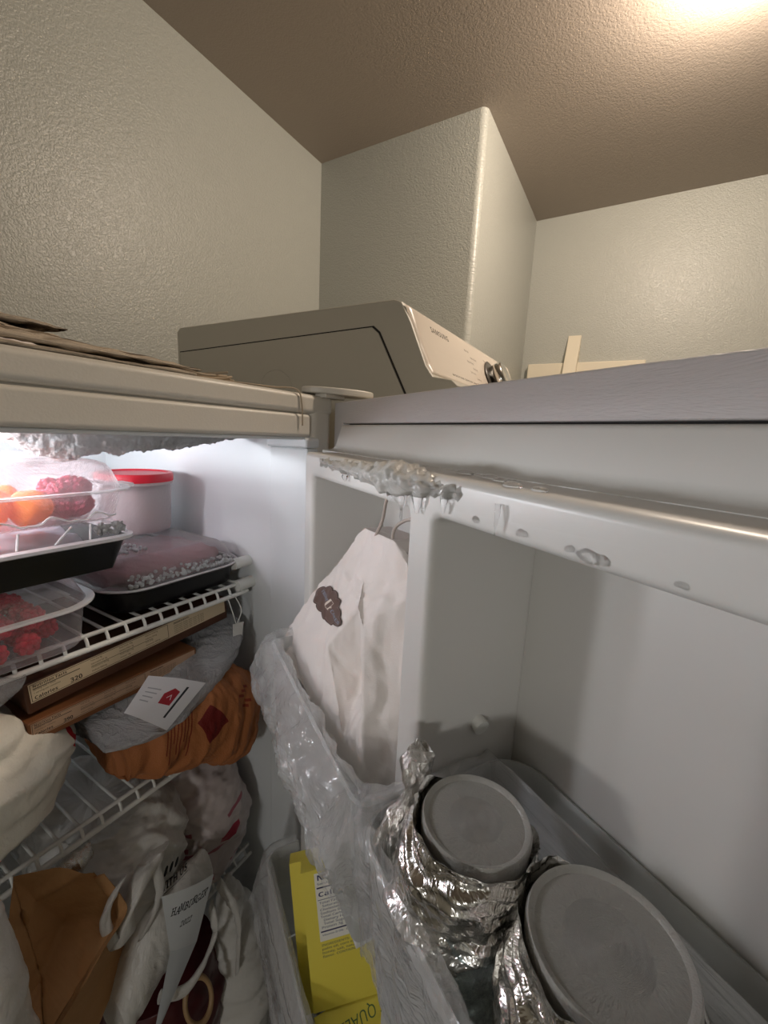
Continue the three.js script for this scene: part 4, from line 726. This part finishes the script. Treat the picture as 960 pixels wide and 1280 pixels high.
// bags drawn over the bins: film up the inside, over the rim, down the outside
function binFilm(path, rough, y1, inner, hem, flare, seed, nu = 200, lean = 0.004) {
  const n = path.length, at = (u) => { const k = Math.min(n - 1.001, u * (n - 1)), i = Math.floor(k), f = k - i, a = path[i], b = path[i + 1]; return a.map((x, j) => x * (1 - f) + b[j] * f); };
  const g = surf((u, v) => {
    const [x, z, nx, nz] = at(u); let o, y;
    if (v < 0.3) { const k = v / 0.3; o = -0.0065 - 0.002 * (1 - k); y = y1 - inner * (1 - k); }
    else if (v < 0.4) { const a = (v - 0.3) / 0.1 * Math.PI; o = -Math.cos(a) * 0.0065; y = y1 + 0.0065 + Math.sin(a) * 0.005; }
    else { const k = (v - 0.4) / 0.6; o = 0.0045 + 0.005 * rough + flare * Math.sin(Math.min(1, k * 1.25) * Math.PI) * (0.6 + 0.5 * noise(u * 9, k * 2, seed)) + lean * k; y = y1 + 0.0065 - k * hem(u) * (1 + 0.12 * noise(u * 22, 4, seed)); }
    return [x + nx * o, y, z + nz * o];
  }, nu, 80);
  return wrinkle(g, [[0.008 * rough, 26, 'fold'], [0.006 * rough, 58, 'fold'], [0.0025, 140, 'fold']], seed);
}
{
  const t = doorThing('bin_bag', 'crinkled clear plastic bag draped over the left door bin', 'plastic bag', [0.24, -0.25, 0.1]);
  dpart('film', binFilm(openRect(0.119, 0.373, 0.078, 0.117, 0.014), 1, -0.247, 0.05, (u) => 0.088, 0.026, 3), film, t);
  const t2 = doorThing('bin_bag', 'crinkled clear plastic bag draped over the right door bin, round the foil wrapped jars', 'plastic bag', [0.5, -0.25, 0.1]);
  dpart('film', binFilm(openRect(0.378, 0.612, -0.01, 0.122, 0.016), 0.45, -0.247, 0.09, (u) => 0.1, 0.0, 9, 260, -0.009), film, t2);
  const t3 = doorThing('bin_bag', 'crinkled clear plastic bag over the lower door bin beside the yellow boxes', 'plastic bag', [0.24, -0.57, 0.1]);
  dpart('film', binFilm(openRect(0.1, 0.373, 0.078, 0.122, 0.02), 0.8, -0.571, 0.05, (u) => 0.13, 0.014, 6), film, t3);
}
// jars upside down in the right bin, wrapped in foil
function jar(label, s, w, r, y1, seed, foilTop, bulge) {
  const y0 = -0.362, t = doorThing('foil_jar', label, 'jar', [s, y0, w]);
  const c = circle(s, w, r, 64);
  const glass = phys(0xbdbbb4, 0.42, { transmission: 0.25, thickness: 0, bumpMap: rep(frostBump, 12), bumpScale: 0.0004 });
  dpart('jar', sweep(c, [[-0.009, y0], [-0.005, y0 + 0.05], [-0.001, y1 - 0.02], [-0.0005, y1 - 0.01], [0.0, y1 - 0.003], [-0.0012, y1], [-0.0025, y1 - 0.0003], [-0.004, y1 - 0.0018], [-0.015, y1 - 0.002]]), glass, t);
  const g = surf((u, v) => { const a = u * Math.PI * 2, top = foilTop(a), y = y0 + 0.004 + (top - y0 - 0.004) * v, rr = r + 0.0042 - 0.002 * v * v - 0.011 * (1 - v) + bulge * Math.max(0, Math.sin(a - 0.3)) * Math.sin(Math.min(1, v * v * 1.05) * Math.PI) + 0.002 * noise(Math.cos(a) * 3, Math.sin(a) * 3, v * 5 + seed); return [s + Math.cos(a) * rr, y, w + Math.sin(a) * rr]; }, 200, 110);
  dpart('foil_wrap', wrinkle(g, [[0.0055, 40, 'fold'], [0.005, 75, 'fold'], [0.0028, 150, 'fold']], seed), foil, t);
  return t;
}
{
  // angles: 0 points along the door away from the hinge, 90 degrees out of the door
  const j1 = jar('frosted jar in crumpled foil with a twisted foil end, nearest the divider', 0.443, 0.08, 0.0295, -0.2, 4, (a) => -0.1995 - 0.014 * Math.max(0, Math.sin(-a - 0.3)) + 0.001 * Math.sin(a * 9), 0.014);
  const tail = loft([{ c: [0.408, -0.31, 0.098], a: [0.006, 0, 0.004], b: [-0.004, 0, 0.012] }, { c: [0.402, -0.27, 0.1], a: [0.007, 0, 0.004], b: [-0.003, 0, 0.02] }, { c: [0.402, -0.235, 0.097], a: [0.006, 0, 0.004], b: [-0.002, 0, 0.019] }, { c: [0.401, -0.214, 0.092], a: [0.005, 0, 0.004], b: [0, 0, 0.009] }, { c: [0.398, -0.203, 0.09], a: [0.01, 0, 0.004], b: [0, 0.002, 0.01] }, { c: [0.397, -0.193, 0.086], a: [0.009, 0, 0.004], b: [0, 0.002, 0.009] }], 80, 90);
  dpart('foil_twist', wrinkle(tail, [[0.006, 48, 'fold'], [0.004, 110, 'fold']], 3), foil, j1);
  const wrap = surf((u, v) => { const a = 0.3 + u * 2.0, rr = 0.03 + 0.009 * v, y = -0.345 + v * (0.11 - 0.01 * Math.sin(u * 9)); return [0.443 + Math.cos(a) * rr, y, 0.08 + Math.sin(a) * rr * 0.94]; }, 90, 60);
  const cw = dpart('plastic_wrap', wrinkle(wrap, [[0.003, 50, 'fold'], [0.0015, 110, 'fold']], 8), phys(0xdfe9ea, 0.14, { transmission: 0.85, thickness: 0, bumpMap: rep(crinkleMap, 2), bumpScale: 0.001 }), j1); cw.userData.label = 'clear wrinkled wrap over the foil';
  jar('frosted jar with foil round its side, nearest the camera in the right door bin', 0.512, 0.068, 0.0325, -0.2, 14, (a) => -0.1995 - 0.012 * Math.max(0, Math.sin(-a + 0.2)) - 0.0015 * Math.sin(a * 3) ** 2, 0.008);
}
// yellow boxes in the lower bin
{
  const yellow = '#e3d24e';
  const face = canvasMap(640, 1400, (c, w, h) => {
    c.fillStyle = yellow; c.fillRect(0, 0, w, h); c.fillStyle = '#ebe8dc'; c.fillRect(90, 40, 520, 700); c.fillStyle = '#20264f';
    c.font = 'bold 78px sans-serif'; c.fillText('Nutrition Facts', 104, 120, 490); c.fillRect(100, 190, 500, 16); c.font = '34px sans-serif'; c.fillText('Serving size 1 bar (40g)', 104, 170); c.font = 'bold 66px sans-serif'; c.fillText('Calories 190', 104, 290, 440); c.fillRect(100, 320, 500, 6);
    c.font = '32px sans-serif'; ['Total Fat 7g', '  Saturated Fat 3g', 'Cholesterol 0mg', 'Sodium 95mg', 'Total Carbohydrate 29g', '  Dietary Fiber 2g', '  Total Sugars 12g', 'Protein 3g'].forEach((s, i) => c.fillText(s, 108, 366 + i * 36)); c.fillRect(100, 640, 500, 14); c.font = '24px sans-serif'; c.fillText('Vitamin D 0%   Calcium 2%   Iron 6%', 108, 690);
    c.font = '30px sans-serif'; ['INGREDIENTS: oats, sugar,', 'palm oil, corn syrup,', 'honey, salt, natural', 'flavor. CONTAINS soy'].forEach((s, i) => c.fillText(s, 96, 790 + i * 38));
    c.fillStyle = '#23356d'; c.fillRect(470, 700, 150, 250); c.fillStyle = '#dcdff0'; c.font = 'bold 40px sans-serif'; ['FREE', 'INFO', 'CALL'].forEach((s, i) => c.fillText(s, 486, 770 + i * 64));
    c.fillStyle = '#e6e2d8'; c.fillRect(450, 990, 170, 260); c.fillStyle = '#2b3468'; reseed(4); for (let x = 470; x < 604; x += 4 + rnd() * 10) c.fillRect(x, 1006, 2 + rnd() * 5, 220);
  });
  const edge = canvasMap(300, 1400, (c, w, h) => { c.fillStyle = yellow; c.fillRect(0, 0, w, h); c.fillStyle = '#4d6a3c'; c.fillRect(w * 0.72, 560, 60, 620); c.fillStyle = '#22254a'; c.save(); c.translate(60, 1200); c.rotate(-Math.PI / 2); c.font = 'bold 84px sans-serif'; c.fillText('Nutrition FACTS', 0, 90); c.restore(); });
  const lid = canvasMap(640, 400, (c, w, h) => { c.fillStyle = yellow; c.fillRect(0, 0, w, h); c.fillStyle = '#4d6a3c'; c.save(); c.translate(w, h); c.rotate(Math.PI); c.font = '84px sans-serif'; c.fillText('BEST QUALITY', 40, 300, 560); c.restore(); c.fillRect(30, 70, 60, 260); });
  const box = (label, P, U, R, D, sz, mats) => {          // P: corner, U: along the box, R: across, D: depth (unit vectors in door space)
    const t = doorThing('yellow_box', label, 'food box', P), o = V(...P), u = V(...U).normalize(), r = V(...R), d = V(0, 0, 0);
    r.addScaledVector(u, -r.dot(u)).normalize(); d.crossVectors(u, r).normalize(); if (d.dot(V(...D)) < 0) d.negate();
    const at = (a, b, c) => o.clone().addScaledVector(u, a * sz[0]).addScaledVector(r, b * sz[1]).addScaledVector(d, c * sz[2]);
    const quad = (n, p, m) => dpart(n, surf((x, y) => { const q = p[0].clone().lerp(p[1], x).lerp(p[3].clone().lerp(p[2], x), 1 - y); return [q.x, q.y, q.z]; }, 4, 4), m, t);
    quad('front_face', [at(0, 0, 0), at(0, 1, 0), at(1, 1, 0), at(1, 0, 0)], mats[0]); quad('side_face', [at(0, 0, 1), at(0, 0, 0), at(1, 0, 0), at(1, 0, 1)], mats[1]);
    quad('back_face', [at(0, 0, 1), at(0, 1, 1), at(1, 1, 1), at(1, 0, 1)], mats[3]); quad('side_face', [at(0, 1, 1), at(0, 1, 0), at(1, 1, 0), at(1, 1, 1)], mats[3]);
    quad('end_flap', [at(0, 0, 0), at(0, 1, 0), at(0, 1, 1), at(0, 0, 1)], mats[3]); quad('end_flap', [at(1, 0, 0), at(1, 1, 0), at(1, 1, 1), at(1, 0, 1)], mats[2]);
  };
  const M = [std(0xffffff, 0.45, { map: face }), std(0xffffff, 0.45, { map: edge }), std(0xffffff, 0.45, { map: lid }), std(0xe3d24e, 0.45)];
  box('yellow food box with a nutrition panel in the lower door bin', [0.219, -0.475, 0.108], [0.4, -0.9, 0], [0.3, 0.1, -1], [-1, -0.3, 0], [0.128, 0.1, 0.024], M);
  box('yellow food box lying lowest in the door bin, green BEST QUALITY lettering upside down', [0.272, -0.5955, 0.108], [0.9, -0.42, 0], [0.3, 0.1, -1], [0, -1, 0], [0.06, 0.1, 0.05], [M[2], M[3], M[3], M[3]]);
  box('yellow food box behind the one with the nutrition panel', [0.181, -0.503, 0.11], [0.4, -0.9, 0], [0.3, 0.1, -1], [-1, -0.3, 0], [0.15, 0.075, 0.022], [M[3], M[1], M[3], M[3]]);
}

renderer.render(scene, camera);
